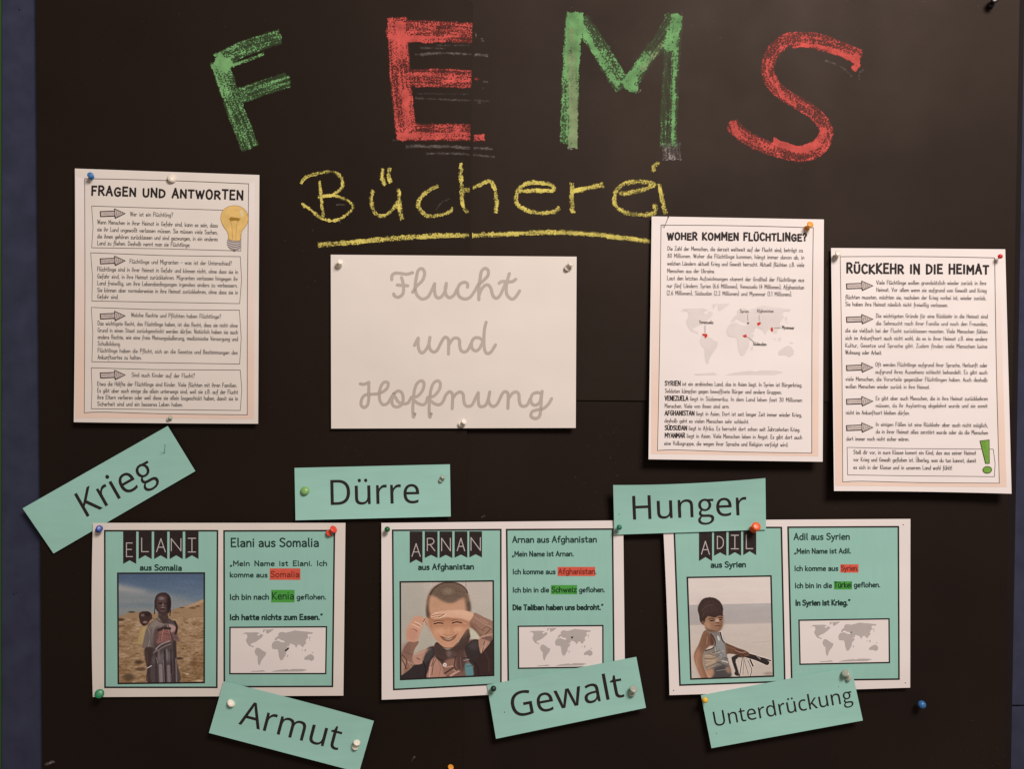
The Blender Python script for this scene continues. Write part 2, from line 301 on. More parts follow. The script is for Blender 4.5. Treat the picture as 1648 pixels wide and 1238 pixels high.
def outline_word(p, s, x0, y0, ang, width, cap, m, off):
    """word in outline letters; (x0,y0) left end of its baseline, ang in photo-pixel slope radians"""
    adv = 0; items = []
    for ch in s:
        g = OUT['g2' if ch == 'g' else ch].split('|')
        cs = [[tuple(map(int, q.split(','))) for q in c.split()] for c in g[1:]]
        items.append((adv, cs)); adv += int(g[0])
    xs = [a+q[0] for a, cs in items for c in cs for q in c]
    mn, mx = min(xs), max(xs); kx = width/(mx-mn); ky = cap/700
    ca, sa = math.cos(ang), math.sin(ang)
    def T(x, y):
        X = (x-mn)*kx; Y = -y*ky
        return (x0+X*ca-Y*sa, y0+X*sa+Y*ca)
    def area_(c): return sum(c[i-1][0]*c[i][1]-c[i][0]*c[i-1][1] for i in range(len(c)))
    def inside(q, c):
        r = False
        for i in range(len(c)):
            (x1, y1), (x2, y2) = c[i-1], c[i]
            if (y1 > q[1]) != (y2 > q[1]) and q[0] < (x2-x1)*(q[1]-y1)/(y2-y1)+x1: r = not r
        return r
    for a, cs in items:
        cs = sorted(cs, key=lambda c: -abs(area_(c))); used = [False]*len(cs)
        for i, c in enumerate(cs):
            if used[i]: continue
            holes = []
            for j in range(i+1, len(cs)):
                if not used[j] and inside(cs[j][0], c): holes.append(cs[j]); used[j] = True
            p.poly([T(a+x, y) for x, y in c], m, off, [[T(a+x, y) for x, y in h] for h in holes])

# single-stroke handwriting, units: x-height 5, capitals 8; '~' marks a curve
GL = {
'a': '4.2|~3.8,4.2 2.4,5 .8,4.2 .3,2.3 1,.3 2.2,.1 3.3,1.2 3.8,3|3.9,5 3.8,1 4.2,0', 'b': '4.1|.4,8 .4,0|~.4,3.5 1.8,5 3.4,4.4 3.9,2.5 3.2,.5 1.8,0 .4,.9',
'c': '3.5|~3.5,4.2 2.3,5 .8,4.2 .3,2.4 .9,.6 2.2,0 3.5,.7', 'd': '4.2|3.8,8 3.8,0|~3.8,3.8 2.5,5 .9,4.3 .3,2.4 .9,.5 2.3,0 3.8,1.4',
'e': '3.8|~.4,2.5 3.5,2.9 3.2,4.4 2.1,5 .8,4.3 .3,2.5 .8,.6 2.1,0 3.6,.7', 'f': '3|~3.2,7.5 2.3,8 1.5,7.2 1.4,5 1.4,0|.2,4.8 2.8,4.8',
'g': '4.2|~3.8,4 2.4,5 .8,4.2 .3,2.5 .9,.6 2.2,.2 3.8,1.5|~3.8,5 3.8,0 3.5,-1.9 2.2,-2.6 .6,-2', 'h': '4|.4,8 .4,0|~.4,3.2 1.8,4.9 3.2,4.6 3.6,3 3.6,0',
'i': '1.3|.6,5 .6,0|.6,6.6 .6,7.2', 'j': '1.8|~1.2,5 1.2,-1 .6,-2.5 -.4,-2.4|1.2,6.6 1.2,7.2', 'k': '3.6|.4,8 .4,0|3.3,4.9 .5,2.2 3.6,0',
'l': '1.4|~.6,8 .6,4 .6,1 1.3,0', 'm': '6.2|.4,5 .4,0|~.4,3.3 1.5,4.9 2.7,4.6 3.1,3 3.1,0|~3.1,3.3 4.2,4.9 5.4,4.6 5.8,3 5.8,0',
'n': '4|.4,5 .4,0|~.4,3.2 1.8,4.9 3.2,4.6 3.6,3 3.6,0', 'o': '4.2|~2.1,5 .8,4.3 .3,2.5 .9,.6 2.1,0 3.4,.6 3.9,2.5 3.4,4.4 2.1,5',
'p': '4.1|.4,5 .4,-2.7|~.4,3.5 1.8,5 3.4,4.4 3.9,2.5 3.2,.5 1.8,0 .4,.9', 'r': '2.8|.4,5 .4,0|~.4,3.2 1.4,4.8 2.8,4.8',
's': '3.3|~3.1,4.4 1.9,5 .6,4.3 .7,3.2 2.1,2.5 3.1,1.6 2.7,.4 1.5,0 .3,.6', 't': '2.9|~1.3,7 1.3,3 1.4,.8 2.8,.3|.1,5 2.7,5', 'u': '4|~.4,5 .4,2 .9,.3 2.2,.1 3.6,1.6|3.6,5 3.6,0',
'v': '3.8|.2,5 1.9,0 3.6,5', 'w': '5.6|.2,5 1.5,0 2.8,4.4 4.1,0 5.4,5', 'x': '3.6|.2,5 3.4,0|3.4,5 .2,0', 'y': '3.8|.2,5 2,.2|~3.6,5 2.2,.6 1.2,-2.2 .2,-2.6',
'z': '3.6|.3,4.9 3.3,4.9 .3,.1 3.4,.1', 'ß': '3.9|~.5,-.5 .5,6 1.3,7.8 2.8,7.8 3.4,6.6 2.6,5.2 1.9,4.6 3.4,3 3.5,1 2.3,0 1.3,.3',
'A': '5|.2,0 2.5,8 4.8,0|1.1,2.8 4,2.8', 'B': '4.6|.5,8 .5,0|~.5,7.9 2.6,7.9 3.8,6.5 3,4.6 .6,4.3|~.6,4.3 3.2,4.2 4.3,2.5 3.4,.5 .5,.1', 'C': '4.8|~4.6,6.8 3,8 1.2,7 .4,4 1.2,1 3,0 4.6,1.1',
'D': '5|.5,8 .5,0|~.5,7.9 2.6,7.6 4.3,6 4.6,4 4.2,1.8 2.6,.4 .5,.1', 'E': '4.2|3.9,7.9 .5,7.9 .5,.1 4,.1|.5,4.2 3.4,4.2', 'F': '4|3.9,7.9 .5,7.9 .5,0|.5,4.1 3.2,4.1',
'G': '5.2|~4.7,6.8 3,8 1.2,7 .4,4 1.2,1 3,.1 4.7,1.2|4.7,1 4.7,3.8 2.9,3.8', 'H': '5|.5,8 .5,0|4.5,8 4.5,0|.5,4.2 4.5,4.2', 'I': '1.5|.7,8 .7,0', 'I2': '4|2,8 2,0|.3,8 3.7,8|.3,0 3.7,0',
'J': '3.4|~2.9,8 2.9,2 2.2,.3 .8,.1 .1,1.2|1.2,8 3.6,8', 'K': '4.7|.5,8 .5,0|4.2,7.9 .7,3.9 4.5,0', 'L': '4|.5,8 .5,.1 3.8,.1', 'M': '6|.5,0 .6,8 3,3 5.4,8 5.5,0',
'N': '5|.5,0 .5,8 4.5,0 4.5,8', 'O': '5.4|~2.7,8 1.1,7 .4,4 1.1,1 2.7,0 4.3,1 5,4 4.3,7 2.7,8', 'P': '4.5|.5,8 .5,0|~.5,7.9 3,7.9 4.2,6 3,4 .5,3.7', 'R': '4.8|.5,8 .5,0|~.5,7.9 3,7.9 4.2,6 3,4.2 .6,3.9|2,3.9 4.6,0',
'S': '4.4|~4.1,7 2.6,8 .8,7.3 .6,5.6 2.3,4.3 4,3 3.9,1 2,0 .3,1', 'T': '4.6|2.3,8 2.3,0|.1,7.9 4.5,7.9', 'U': '5|~.5,8 .5,3 1,.8 2.5,0 4,.8 4.5,3 4.5,8', 'V': '4.8|.2,8 2.4,0 4.6,8',
'W': '6.6|.2,8 1.8,0 3.3,7 4.8,0 6.4,8', 'Y': '4.6|.2,8 2.3,4 4.4,8|2.3,4 2.3,0', 'Z': '4.5|.3,7.9 4.2,7.9 .3,.1 4.4,.1',
'0': '4.4|~2.2,8 .9,6.8 .5,4 .9,1.2 2.2,0 3.5,1.2 3.9,4 3.5,6.8 2.2,8', '1': '2.4|.3,6.4 1.5,8 1.5,0', '2': '4.2|~.5,6.6 1.4,7.9 3,7.7 3.6,6.2 2.4,3.5 .4,.1|.4,.1 4,.1',
'3': '4.1|~.4,7 1.8,8 3.5,7 3,4.8 1.6,4.3|~1.6,4.3 3.4,3.8 3.8,1.8 2.4,0 .3,.8', '4': '4.2|2.9,0 2.9,8 .2,2.6 4,2.6', '6': '4.2|~3.4,7.8 1.6,6.6 .5,3.4 1,.7 2.3,0 3.8,1.2 3.6,3.4 2.3,4.4 .7,3',
'8': '4.2|~2.1,4.2 .7,5.6 .9,7.4 2.1,8 3.4,7.4 3.4,5.6 2.1,4.2 .5,2.6 .7,.7 2.1,0 3.6,.7 3.7,2.6 2.1,4.2',
'.': '1.2|.5,.5 .5,0', ',': '1.2|.7,.5 .3,-1.2', ':': '1.2|.5,.5 .5,0|.5,4.4 .5,3.9', '?': '3.8|~.3,6.6 1.2,8 3,7.6 3.3,5.8 1.9,4.2 1.8,2.4|1.8,.5 1.8,0', '!': '1.6|.8,8 .8,2.4|.8,.5 .8,0',
'(': '2|~1.8,9 .5,6 .5,2 1.8,-1', ')': '2|~.2,9 1.5,6 1.5,2 .2,-1', '-': '3|.4,3.4 2.8,3.4', '–': '4|.2,3.4 3.8,3.4', '„': '2.4|.7,.8 .2,-1|1.9,.8 1.4,-1', '“': '2.4|.5,7 .9,8.4|1.7,7 2.1,8.4',
}
GL['a2'] = '3.9|~.5,4.3 1.8,5 3.1,4.5 3.5,3.2 3.5,0|~3.5,2.9 1.7,2.7 .4,1.5 .9,.2 2.2,.1 3.5,1.3'
GL['f2'] = '3|~3.2,7.6 2.4,8.1 1.6,7.2 1.5,5 1.4,0 1,-2 .2,-2.6|.2,4.6 2.8,4.8'
_g = {}
def glyph(ch):
    if ch in _g: return _g[ch]
    if ch in 'äöü': a = glyph({'ä': 'a', 'ö': 'o', 'ü': 'u'}[ch]); r = (a[0], a[1]+[[(1.2, 6.6), (1.2, 7.2)], [(2.9, 6.6), (2.9, 7.2)]])
    elif ch in 'ÄÖÜ': a = glyph({'Ä': 'A', 'Ö': 'O', 'Ü': 'U'}[ch]); r = (a[0], a[1]+[[(1.5, 10.1), (1.5, 10.6)], [(3.6, 10.1), (3.6, 10.6)]])
    else:
        q = GL[ch].split('|'); st = []
        for t in q[1:]:
            c = t.startswith('~'); pts = [tuple(map(float, z.split(','))) for z in t.lstrip('~').split()]
            st.append(cr(pts, 2) if c and len(pts) > 2 else pts)
        r = (float(q[0]), st)
    _g[ch] = r; return r
rnd = random.Random(5)
def text(p, s, a, b, cap, wd, m='ink_soft', off=O3, gap=1.0, base=.8, space=4.4, hand=False, jit=.12, slant=0, subst=None, maxk=1.15, bold_first=False, skip_first=False):
    """one line of single-stroke writing from a=(x,y) to b=(x,y), both ends on the baseline"""
    chars = [('f2' if hand and c == 'f' else (subst or {}).get(c, c)) for c in s]
    nat = 0; sp = 0
    for c in chars:
        if c == ' ': nat += space; sp += 1
        else: nat += glyph(c)[0]+gap
    nat -= gap
    unit = cap/8; a = np.array(a, float); b = np.array(b, float); Ln = np.linalg.norm(b-a)
    k = Ln/(nat*unit); kk = min(k, base*maxk) if sp else k
    extra = (Ln-nat*unit*kk)/sp if sp else 0
    d = (b-a)/Ln; nrm = np.array([d[1], -d[0]])
    x = 0; first = True
    for c in chars:
        if c == ' ': x += space*unit*kk+extra; first = False; continue
        adv, st = glyph(c)
        if skip_first and first: x += (adv+gap)*unit*kk; continue
        jy = rnd.uniform(-jit, jit)*unit; js = 1+rnd.uniform(-jit, jit)*.35
        ww = wd*(1.45 if bold_first and first else 1)
        for q in st:
            hy = (lambda y: y*.84 if y <= 5 else 4.2+(y-5)*3.8/3) if hand and c.islower() or c == 'f2' else (lambda y: y)
            p.line([a+d*(x+(gx+slant*gy)*unit*kk)+nrm*(hy(gy)*unit*js+jy) for gx, gy in q], ww, m, off)
        x += (adv+gap)*unit*kk
# ------------------------------------------------------------------ world map (traced once, laid into each frame)
WM = ['275,205 320,172 400,172 500,170 545,185 500,205 530,228 560,195 600,215 575,250 530,285 490,315 450,330 405,350 410,372 450,380 455,408 425,392 385,380 350,330 335,290 360,240 350,200 310,190',
'590,132 640,126 612,158 596,178', '640,130 760,125 700,170 655,195 640,170', '490,410 530,408 575,440 600,460 645,480 630,530 605,560 570,610 545,682 525,660 515,600 515,540 480,505 468,460',
'760,310 820,300 870,325 930,330 945,350 955,398 990,405 985,430 945,470 940,520 910,570 890,600 860,600 840,550 830,480 820,435 740,425 725,380 735,340',
'770,295 775,270 800,240 830,225 820,200 850,170 890,168 940,180 1000,165 1070,145 1150,155 1250,165 1350,178 1330,200 1290,195 1260,215 1280,250 1250,280 1235,310 1250,340 1215,370 1210,395 1180,395 1160,365 1130,360 1095,412 1075,370 1030,350 1000,345 990,385 955,392 935,360 925,330 915,300 870,292 845,275 820,268 800,290',
'1225,560 1270,530 1310,510 1340,515 1370,550 1370,590 1330,615 1290,595 1225,595', '1325,475 1370,485 1350,493', '1225,440 1250,430 1245,465 1225,465', '955,550 965,520 980,515 975,550', '1180,445 1198,440 1195,462',
'1285,255 1310,240 1300,290', '410,768 520,762 600,752 640,775 430,779', '720,778 800,755 960,738 1000,750 1050,735 1200,737 1270,750 1190,775', '1300,295 1320,300 1305,306']
def worldmap(p, f, m, off):
    for s in WM:
        pts = [tuple(map(float, q.split(','))) for q in s.split()]
        p.poly([f(*q) for q in pts], m, off)
def bil(c, u, v):
    c = [np.array(q, float) for q in c]; q = c[0]*(1-u)*(1-v)+c[1]*u*(1-v)+c[2]*u*v+c[3]*(1-u)*v
    return (q[0], q[1])

# ------------------------------------------------------------------ printed photographs: a small painter, colours as printed
class Paint:
    def __init__(s, x0, y0, x1, y1, w, h):
        w, h = int(w*1.75), int(h*1.75); s.w, s.h = w, h; s.b = (x0, y0, x1, y1)
        s.X, s.Y = np.meshgrid(np.linspace(x0, x1, w), np.linspace(y0, y1, h))
        s.c = np.zeros((h, w, 3)); s.rs = np.random.RandomState(3)
    def blurm(s, m, r):
        for _ in range(2):
            for ax in (0, 1):
                k = max(1, int(r)); pm = np.pad(m, [(k, k) if a == ax else (0, 0) for a in (0, 1)], 'edge')
                acc = 0
                for t in range(2*k+1):
                    acc = acc+(pm[t:t+s.h, :] if ax == 0 else pm[:, t:t+s.w])
                m = acc/(2*k+1)
        return m
    def put(s, m, col, a=1):
        m = (m*a)[..., None]; s.c = s.c*(1-m)+np.array(col, float)*m
    def poly(s, pts, col, blur=1, curve=True, a=1):
        if isinstance(pts, str): pts = [tuple(map(float, q.split(','))) for q in pts.split()]
        P_ = cr(pts, 4, True) if curve else pts
        m = np.zeros((s.h, s.w), bool)
        for i in range(len(P_)):
            (x1, y1), (x2, y2) = P_[i-1], P_[i]
            if y1 == y2: continue
            t = ((y1 > s.Y) != (y2 > s.Y)) & (s.X < (x2-x1)*(s.Y-y1)/(y2-y1)+x1); m ^= t
        s.put(s.blurm(m.astype(float), blur) if blur else m.astype(float), col, a)
    def line(s, pts, wd, col, soft=3, a=1):
        if isinstance(pts, str): pts = [tuple(map(float, q.split(','))) for q in pts.split()]
        P_ = cr(pts, 4); d = np.full((s.h, s.w), 1e9)
        for (x1, y1), (x2, y2) in zip(P_, P_[1:]):
            vx, vy = x2-x1, y2-y1; l = vx*vx+vy*vy+1e-9
            t = np.clip(((s.X-x1)*vx+(s.Y-y1)*vy)/l, 0, 1)
            d = np.minimum(d, np.hypot(s.X-x1-t*vx, s.Y-y1-t*vy))
        s.put(np.clip((wd/2+soft/2-d)/soft, 0, 1), col, a)
    def ell(s, cx, cy, rx, ry, col, soft=.2, a=1, rot=0):
        c_, s_ = math.cos(rot), math.sin(rot); dx, dy = s.X-cx, s.Y-cy
        r = np.hypot((dx*c_+dy*s_)/rx, (-dx*s_+dy*c_)/ry); s.put(np.clip((1+soft/2-r)/soft, 0, 1), col, a)
    def vgrad(s, stops):
        ys = [q[0] for q in stops]
        for k in range(3): s.c[..., k] = np.interp(s.Y[:, 0], ys, [q[1][k] for q in stops])[:, None]
    def fuzz(s, amp, cell, ax=1, mask=None):
        gh, gw = max(2, int(s.h/cell)), max(2, int(s.w/(cell*ax)))
        g = s.rs.rand(gh+1, gw+1)-.5
        yy = np.linspace(0, gh-1e-6, s.h); xx = np.linspace(0, gw-1e-6, s.w); yi = yy.astype(int); xi = xx.astype(int); fy = (yy-yi)[:, None]; fx = (xx-xi)[None]
        n = g[yi][:, xi]*(1-fy)*(1-fx)+g[yi+1][:, xi]*fy*(1-fx)+g[yi][:, xi+1]*(1-fy)*fx+g[yi+1][:, xi+1]*fy*fx
        n = n*amp
        if mask is not None: n = n*mask
        s.c = np.clip(s.c+n[..., None], 0, 255)
    def build(s, sheet, name, corners, white, off, **pr):
        """lays the print in its frame; white = how blank paper of the same card looks in the photograph"""
        c = [np.array(q, float) for q in corners]; V = []
        for j in range(s.h):
            for i in range(s.w):
                u, v = i/(s.w-1), j/(s.h-1)
                q = c[0]*(1-u)*(1-v)+c[1]*u*(1-v)+c[2]*u*v+c[3]*(1-u)*v
                V.append(W(q[0], q[1], sheet.h(*q)+off))
        bl = np.stack([s.blurm(s.c[..., k], 2) for k in range(3)], -1); s.c = np.clip(s.c+.75*(s.c-bl), 0, 255)
        g_ = s.c.mean(-1, keepdims=True); s.c = s.c*.9+g_*.1
        F = [(j*s.w+i, (j+1)*s.w+i, (j+1)*s.w+i+1, j*s.w+i+1) for j in range(s.h-1) for i in range(s.w-1)]
        col = np.clip(lin(s.c.reshape(-1, 3))/lin(white)*np.array(PAPER), 0.004, .85)
        return sheet.adopt(obj(name, mesh(name, V, F, [M['colour']], None, sheet.o, smooth=True, cols=col)), **pr)

def photo_field():
    p = Paint(35, 42, 958, 1215, 150, 190)
    p.vgrad([(40, (66, 80, 97)), (180, (78, 91, 105)), (330, (92, 103, 110)), (480, (110, 112, 106)), (1215, (110, 105, 95))])
    p.poly('20,175 200,195 420,240 560,262 700,300 850,345 960,365 960,480 20,480', (126, 121, 112), 8, a=.75)
    p.poly('20,170 140,195 330,225 300,250 120,235 20,225', (158, 146, 132), 6, a=.7)
    p.poly('20,385 200,372 420,360 420,405 180,402 20,408', (92, 102, 104), 5, a=.7)
    p.fuzz(7, 9, 4)
    p.poly('20,515 90,490 160,462 240,456 420,470 600,440 720,405 830,375 935,330 970,322 970,1240 20,1240', (140, 104, 70), 1, False)
    p.poly('20,515 150,470 400,470 620,450 960,420 960,560 500,600 20,560', (146, 112, 78), 8, a=.5)
    p.poly('20,980 400,930 960,960 960,1240 20,1240', (134, 98, 62), 14, a=.6)
    ground = (p.Y > 520).astype(float); p.fuzz(34, 5, 3, ground); p.fuzz(26, 3, 2, ground); p.fuzz(22, 14, 2, ground)
    p.poly('700,425 830,375 935,330 960,326 960,350 840,392', (172, 132, 92), 2, a=.8)
    for x, y, rx, ry, c in [(60, 535, 42, 16, (70, 48, 30)), (180, 455, 34, 11, (78, 62, 44)), (835, 415, 34, 12, (102, 70, 44)), (890, 398, 22, 9, (96, 66, 40)), (720, 412, 28, 9, (100, 74, 48)), (255, 990, 46, 22, (70, 46, 28)), (690, 955, 42, 13, (66, 42, 28)), (275, 1065, 48, 20, (88, 62, 38)), (150, 1150, 60, 40, (80, 58, 38)), (840, 1010, 40, 26, (106, 72, 42)), (110, 685, 30, 8, (120, 84, 52)), (770, 575, 24, 8, (118, 84, 52)), (850, 590, 22, 9, (112, 78, 48)), (660, 465, 36, 8, (124, 88, 54)), (70, 605, 50, 7, (100, 70, 44)), (880, 895, 24, 8, (104, 72, 44)), (245, 900, 22, 8, (112, 78, 48)), (780, 1070, 24, 14, (116, 84, 56)), (730, 850, 14, 8, (108, 76, 48))]:
        p.ell(x, y, rx, ry, c, .9, .9)
    p.ell(775, 1122, 24, 9, (176, 138, 108), .8); p.ell(905, 1195, 40, 12, (176, 140, 100), .8)
    # small child carried on the back
    p.poly('300,600 350,610 340,700 320,780 290,800 235,790 200,800 190,790 245,770 250,720 275,650', (160, 126, 74), 1)
    p.poly('300,640 340,640 320,760 290,775', (178, 144, 88), 3, a=.7)
    p.poly('262,470 300,448 350,450 392,475 400,520 375,550 345,590 310,606 280,580 262,530', (60, 38, 32), 1)
    p.ell(300, 490, 22, 14, (110, 84, 76), .9, .8); p.ell(325, 565, 24, 14, (140, 108, 92), .9, .75); p.ell(350, 480, 30, 26, (42, 26, 24), .9, .8)
    p.ell(318, 582, 12, 5, (60, 34, 30), .8)
    # older child
    p.poly('470,455 560,455 575,520 640,560 668,600 668,680 640,730 645,800 660,900 665,1000 690,1215 360,1215 350,1050 345,960 330,840 300,830 320,720 350,620 400,560 460,520', (74, 58, 52), 1)
    p.poly('395,570 470,515 540,570 560,590 450,640 430,720 425,830 390,832 305,830 320,720 350,620', (112, 94, 82), 1)
    p.poly('400,570 460,540 500,600 440,640 420,700 380,640', (130, 110, 94), 4, a=.7); p.poly('340,640 400,640 380,820 310,820', (104, 86, 76), 5, a=.8)
    p.poly('430,640 480,620 460,760 430,830 400,830 420,720', (62, 46, 42), 4, a=.8)
    p.poly('478,500 560,490 565,560 540,580 500,560', (66, 46, 40), 2)
    p.poly('430,690 480,640 640,640 650,760 440,800', (96, 68, 60), 3, a=.8); p.poly('480,645 540,625 600,600 655,620 640,670 600,690 600,760 530,775 450,790 470,720', (126, 78, 66), 1)
    p.poly('560,600 600,585 650,615 640,660 590,670', (160, 124, 112), 2, a=.9); p.line('470,650 540,630 590,635', 26, (50, 34, 32), 14)
    p.line('480,700 540,690 590,700', 7, (104, 54, 48), 6); p.line('520,640 500,760', 8, (166, 110, 96), 8, .7); p.line('560,650 555,750', 7, (112, 62, 54), 8, .8)
    p.poly('610,690 665,700 690,770 650,755', (98, 70, 62), 2)
    p.line('440,850 500,800 590,765', 11, (150, 128, 120), 8, .85); p.line('450,880 520,830 600,800', 9, (126, 106, 100), 8, .85); p.line('365,890 420,890 450,860', 20, (118, 98, 92), 8)
    p.line('640,560 665,620 650,690', 22, (56, 38, 34), 10); p.line('575,600 620,760', 8, (60, 40, 38), 8)
    p.poly('320,845 400,835 410,900 400,980 420,1215 360,1215 345,1060 325,960', (60, 42, 36), 2)
    p.poly('415,900 600,860 640,900 655,1040 675,1215 400,1215', (72, 58, 54), 2)
    p.poly('430,930 590,880 610,960 500,1010 420,1000', (100, 84, 78), 5, a=.8)
    for x, y0, y1, wd, c in [(490, 1030, 1215, 40, (128, 110, 102)), (575, 1040, 1215, 36, (116, 100, 94)), (440, 900, 1215, 26, (56, 42, 40)), (535, 870, 1215, 24, (48, 36, 34)), (640, 780, 1215, 36, (54, 40, 38)), (655, 960, 1215, 14, (118, 100, 92)), (600, 860, 1100, 16, (52, 38, 36)), (555, 860, 960, 14, (116, 98, 90)), (470, 860, 960, 16, (108, 90, 84))]:
        p.line([(x, y0), (x+6, y1)], wd, c, 14, .85)
    p.line('345,1055 390,1030', 9, (170, 156, 150), 6)
    p.poly('428,330 450,275 500,250 555,255 595,300 602,380 590,450 560,475 520,490 480,470 450,440 428,400', (52, 34, 30), 1)
    p.poly('455,300 500,275 560,300 565,400 540,470 490,465 455,420', (82, 58, 52), 4, a=.75)
    p.ell(500, 312, 30, 18, (126, 104, 100), 1, .7); p.ell(490, 365, 22, 9, (34, 20, 18), .8, .9); p.ell(545, 368, 16, 8, (40, 24, 22), .8, .8)
    p.ell(515, 385, 12, 18, (120, 96, 90), 1, .6); p.ell(515, 410, 20, 6, (140, 112, 104), .9, .5); p.ell(512, 428, 22, 8, (52, 26, 26), .8, .9); p.ell(508, 444, 22, 6, (104, 74, 68), .9, .5)
    p.ell(578, 380, 22, 80, (34, 22, 20), .9, .8); p.line('430,400 425,475', 10, (56, 38, 34), 8); p.line('600,440 590,500', 10, (56, 38, 34), 8)
    p.fuzz(8, 2)
    for q, w_, c in (('340,600 380,700 360,820', 9, (136, 118, 104)), ('400,620 380,740 400,820', 7, (84, 68, 60)), ('440,940 460,1000', 8, (120, 102, 96)), ('520,980 530,1200', 6, (132, 114, 108)), ('600,1000 620,1200', 7, (40, 28, 28)), ('340,880 350,1000', 8, (84, 60, 50)), ('450,530 480,560 540,575', 8, (52, 36, 32)), ('500,720 490,760', 7, (100, 52, 46)), ('575,700 585,760', 7, (96, 56, 50))): p.line(q, w_, c, 7, .7)
    return p
def photo_smile():
    p = Paint(38, 55, 1115, 1180, 160, 168)
    p.vgrad([(50, (196, 178, 166)), (500, (190, 176, 160)), (1180, (180, 168, 148))]); p.fuzz(6, 20)
    p.poly('30,50 300,50 300,500 30,700', (176, 166, 152), 14, a=.6)
    p.line('795,60 800,120', 14, (172, 140, 130), 10, .7)
    # shirt, waistcoat
    p.poly('180,940 300,860 440,800 560,860 680,840 780,760 930,740 1125,740 1125,1200 180,1200 160,1100', (128, 90, 78), 1)
    p.poly('30,930 100,780 150,740 250,750 195,850 175,980 180,1060 30,1160', (150, 106, 88), 1)
    p.poly('30,1000 90,950 60,1130 30,1150', (196, 156, 132), 4, a=.7); p.line('60,960 110,1060', 14, (108, 70, 58), 8, .8); p.line('110,960 170,1060', 10, (190, 140, 118), 8, .7); p.poly('70,800 140,760 160,900 80,930', (132, 92, 78), 8, a=.8)
    p.poly('180,920 250,870 360,830 400,840 320,920 280,1010 190,1010', (190, 138, 116), 2)
    p.poly('30,1150 130,1080 200,1020 290,1005 330,900 400,840 350,830 430,820 440,900 400,960 370,1060 350,1180 30,1200', (52, 42, 42), 1)
    p.poly('360,830 420,825 420,900 340,1000 300,980', (74, 66, 64), 4, a=.8)
    p.poly('400,960 480,960 520,1040 560,1180 350,1180 360,1080', (186, 132, 112), 2); p.line('450,960 420,1020 400,1140', 9, (116, 74, 62), 7); p.line('380,1050 370,1170', 12, (206, 170, 160), 8, .8)
    p.poly('430,800 470,765 560,850 640,835 760,730 800,615 840,640 850,700 790,850 720,930 620,990 560,1050 490,990 440,920', (80, 56, 50), 1)
    p.poly('780,640 820,615 840,680 770,790 700,800', (82, 62, 54), 2); p.poly('460,780 500,830 560,860 520,930 450,880', (72, 54, 50), 4, a=.8); p.poly('560,870 640,870 700,920 600,960', (102, 76, 68), 3, a=.8); p.poly('575,880 610,870 625,915 590,940', (120, 100, 92), 2, a=.8)
    p.line('600,990 560,1000 460,940', 10, (56, 38, 34), 7); p.poly('540,1000 640,960 700,1000 690,1100 640,1150 540,1140', (150, 104, 88), 3); p.line('550,1130 650,1070', 20, (92, 60, 52), 10); p.line('560,1060 640,1050', 14, (204, 150, 130), 8, .8); p.line('620,1160 760,1080', 26, (200, 144, 126), 10)
    p.poly('700,900 780,880 790,1080 720,1110 680,1050', (92, 64, 56), 4)
    p.poly('780,840 860,760 940,755 960,900 950,1000 890,1060 830,1000', (58, 47, 46), 1); p.poly('830,800 900,765 940,780 930,870 840,850', (78, 68, 68), 4, a=.7)
    p.poly('960,900 1000,890 1125,760 1125,1200 880,1200 890,1050', (60, 40, 38), 1)
    p.poly('945,745 1060,770 1070,800 1000,880 965,910', (178, 130, 108), 1); p.line('1010,770 985,890', 8, (100, 66, 56), 6); p.line('1040,780 1010,850', 8, (210, 160, 134), 6, .8)
    p.poly('785,1035 855,1035 885,1140 870,1180 800,1180', (96, 140, 142), 2); p.line('770,990 830,980', 9, (150, 140, 138), 6); p.line('765,960 820,955', 7, (50, 40, 40), 5); p.line('800,1060 860,1055', 8, (70, 100, 106), 6)
    # right forearm and sleeve
    p.poly('905,430 1000,480 1125,560 1125,740 1060,700 950,720 900,660 850,600 835,520 870,460', (160, 116, 96), 1)
    p.poly('830,530 880,560 950,680 1000,700 940,720 880,650 840,590', (112, 76, 62), 4, a=.8); p.line('900,480 1000,560 1090,600', 12, (186, 140, 118), 10, .7)
    p.line('940,740 1020,700 1125,690', 20, (188, 138, 114), 8); p.line('1020,690 1070,640', 10, (108, 72, 60), 8); p.poly('840,610 900,640 960,735 860,720', (206, 194, 168), 2)
    # head
    p.poly('345,260 380,180 440,110 520,72 620,66 720,88 790,140 830,220 845,330 845,420 838,500 825,600 790,640 740,720 660,820 600,838 540,820 470,760 420,690 385,600 360,500 340,400', (206, 146, 112), 1)
    p.poly('342,300 360,220 400,150 470,95 560,68 650,70 740,100 800,160 832,240 845,340 846,415 800,400 780,300 770,240 700,270 640,305 560,300 490,260 430,215 390,215 375,300 368,460 350,470 338,400', (118, 93, 76), 3)
    p.poly('385,215 420,150 500,100 600,90 700,110 770,170 790,240 700,275 640,300 560,295 480,250 430,210', (112, 88, 72), 6); p.fuzz(16, 2, 1, ((p.Y < 300) & (p.X > 350) & (p.X < 840)).astype(float))
    p.line('385,205 430,135 520,80 620,68 720,90 790,140 815,190', 14, (58, 44, 40), 16, .8); p.poly('340,400 355,330 375,400 378,480 352,478', (82, 62, 54), 3, a=.9); p.poly('800,330 842,300 846,410 800,398', (78, 62, 56), 4, a=.9)
    p.ell(590, 170, 60, 36, (172, 146, 124), 1, .4); p.ell(640, 270, 60, 32, (118, 92, 76), 1, .6)
    p.poly('395,250 480,270 560,310 660,320 770,260 790,330 790,400 400,420 385,330', (204, 150, 118), 6, a=.85); p.ell(450, 320, 40, 36, (190, 140, 104), 1, .5)
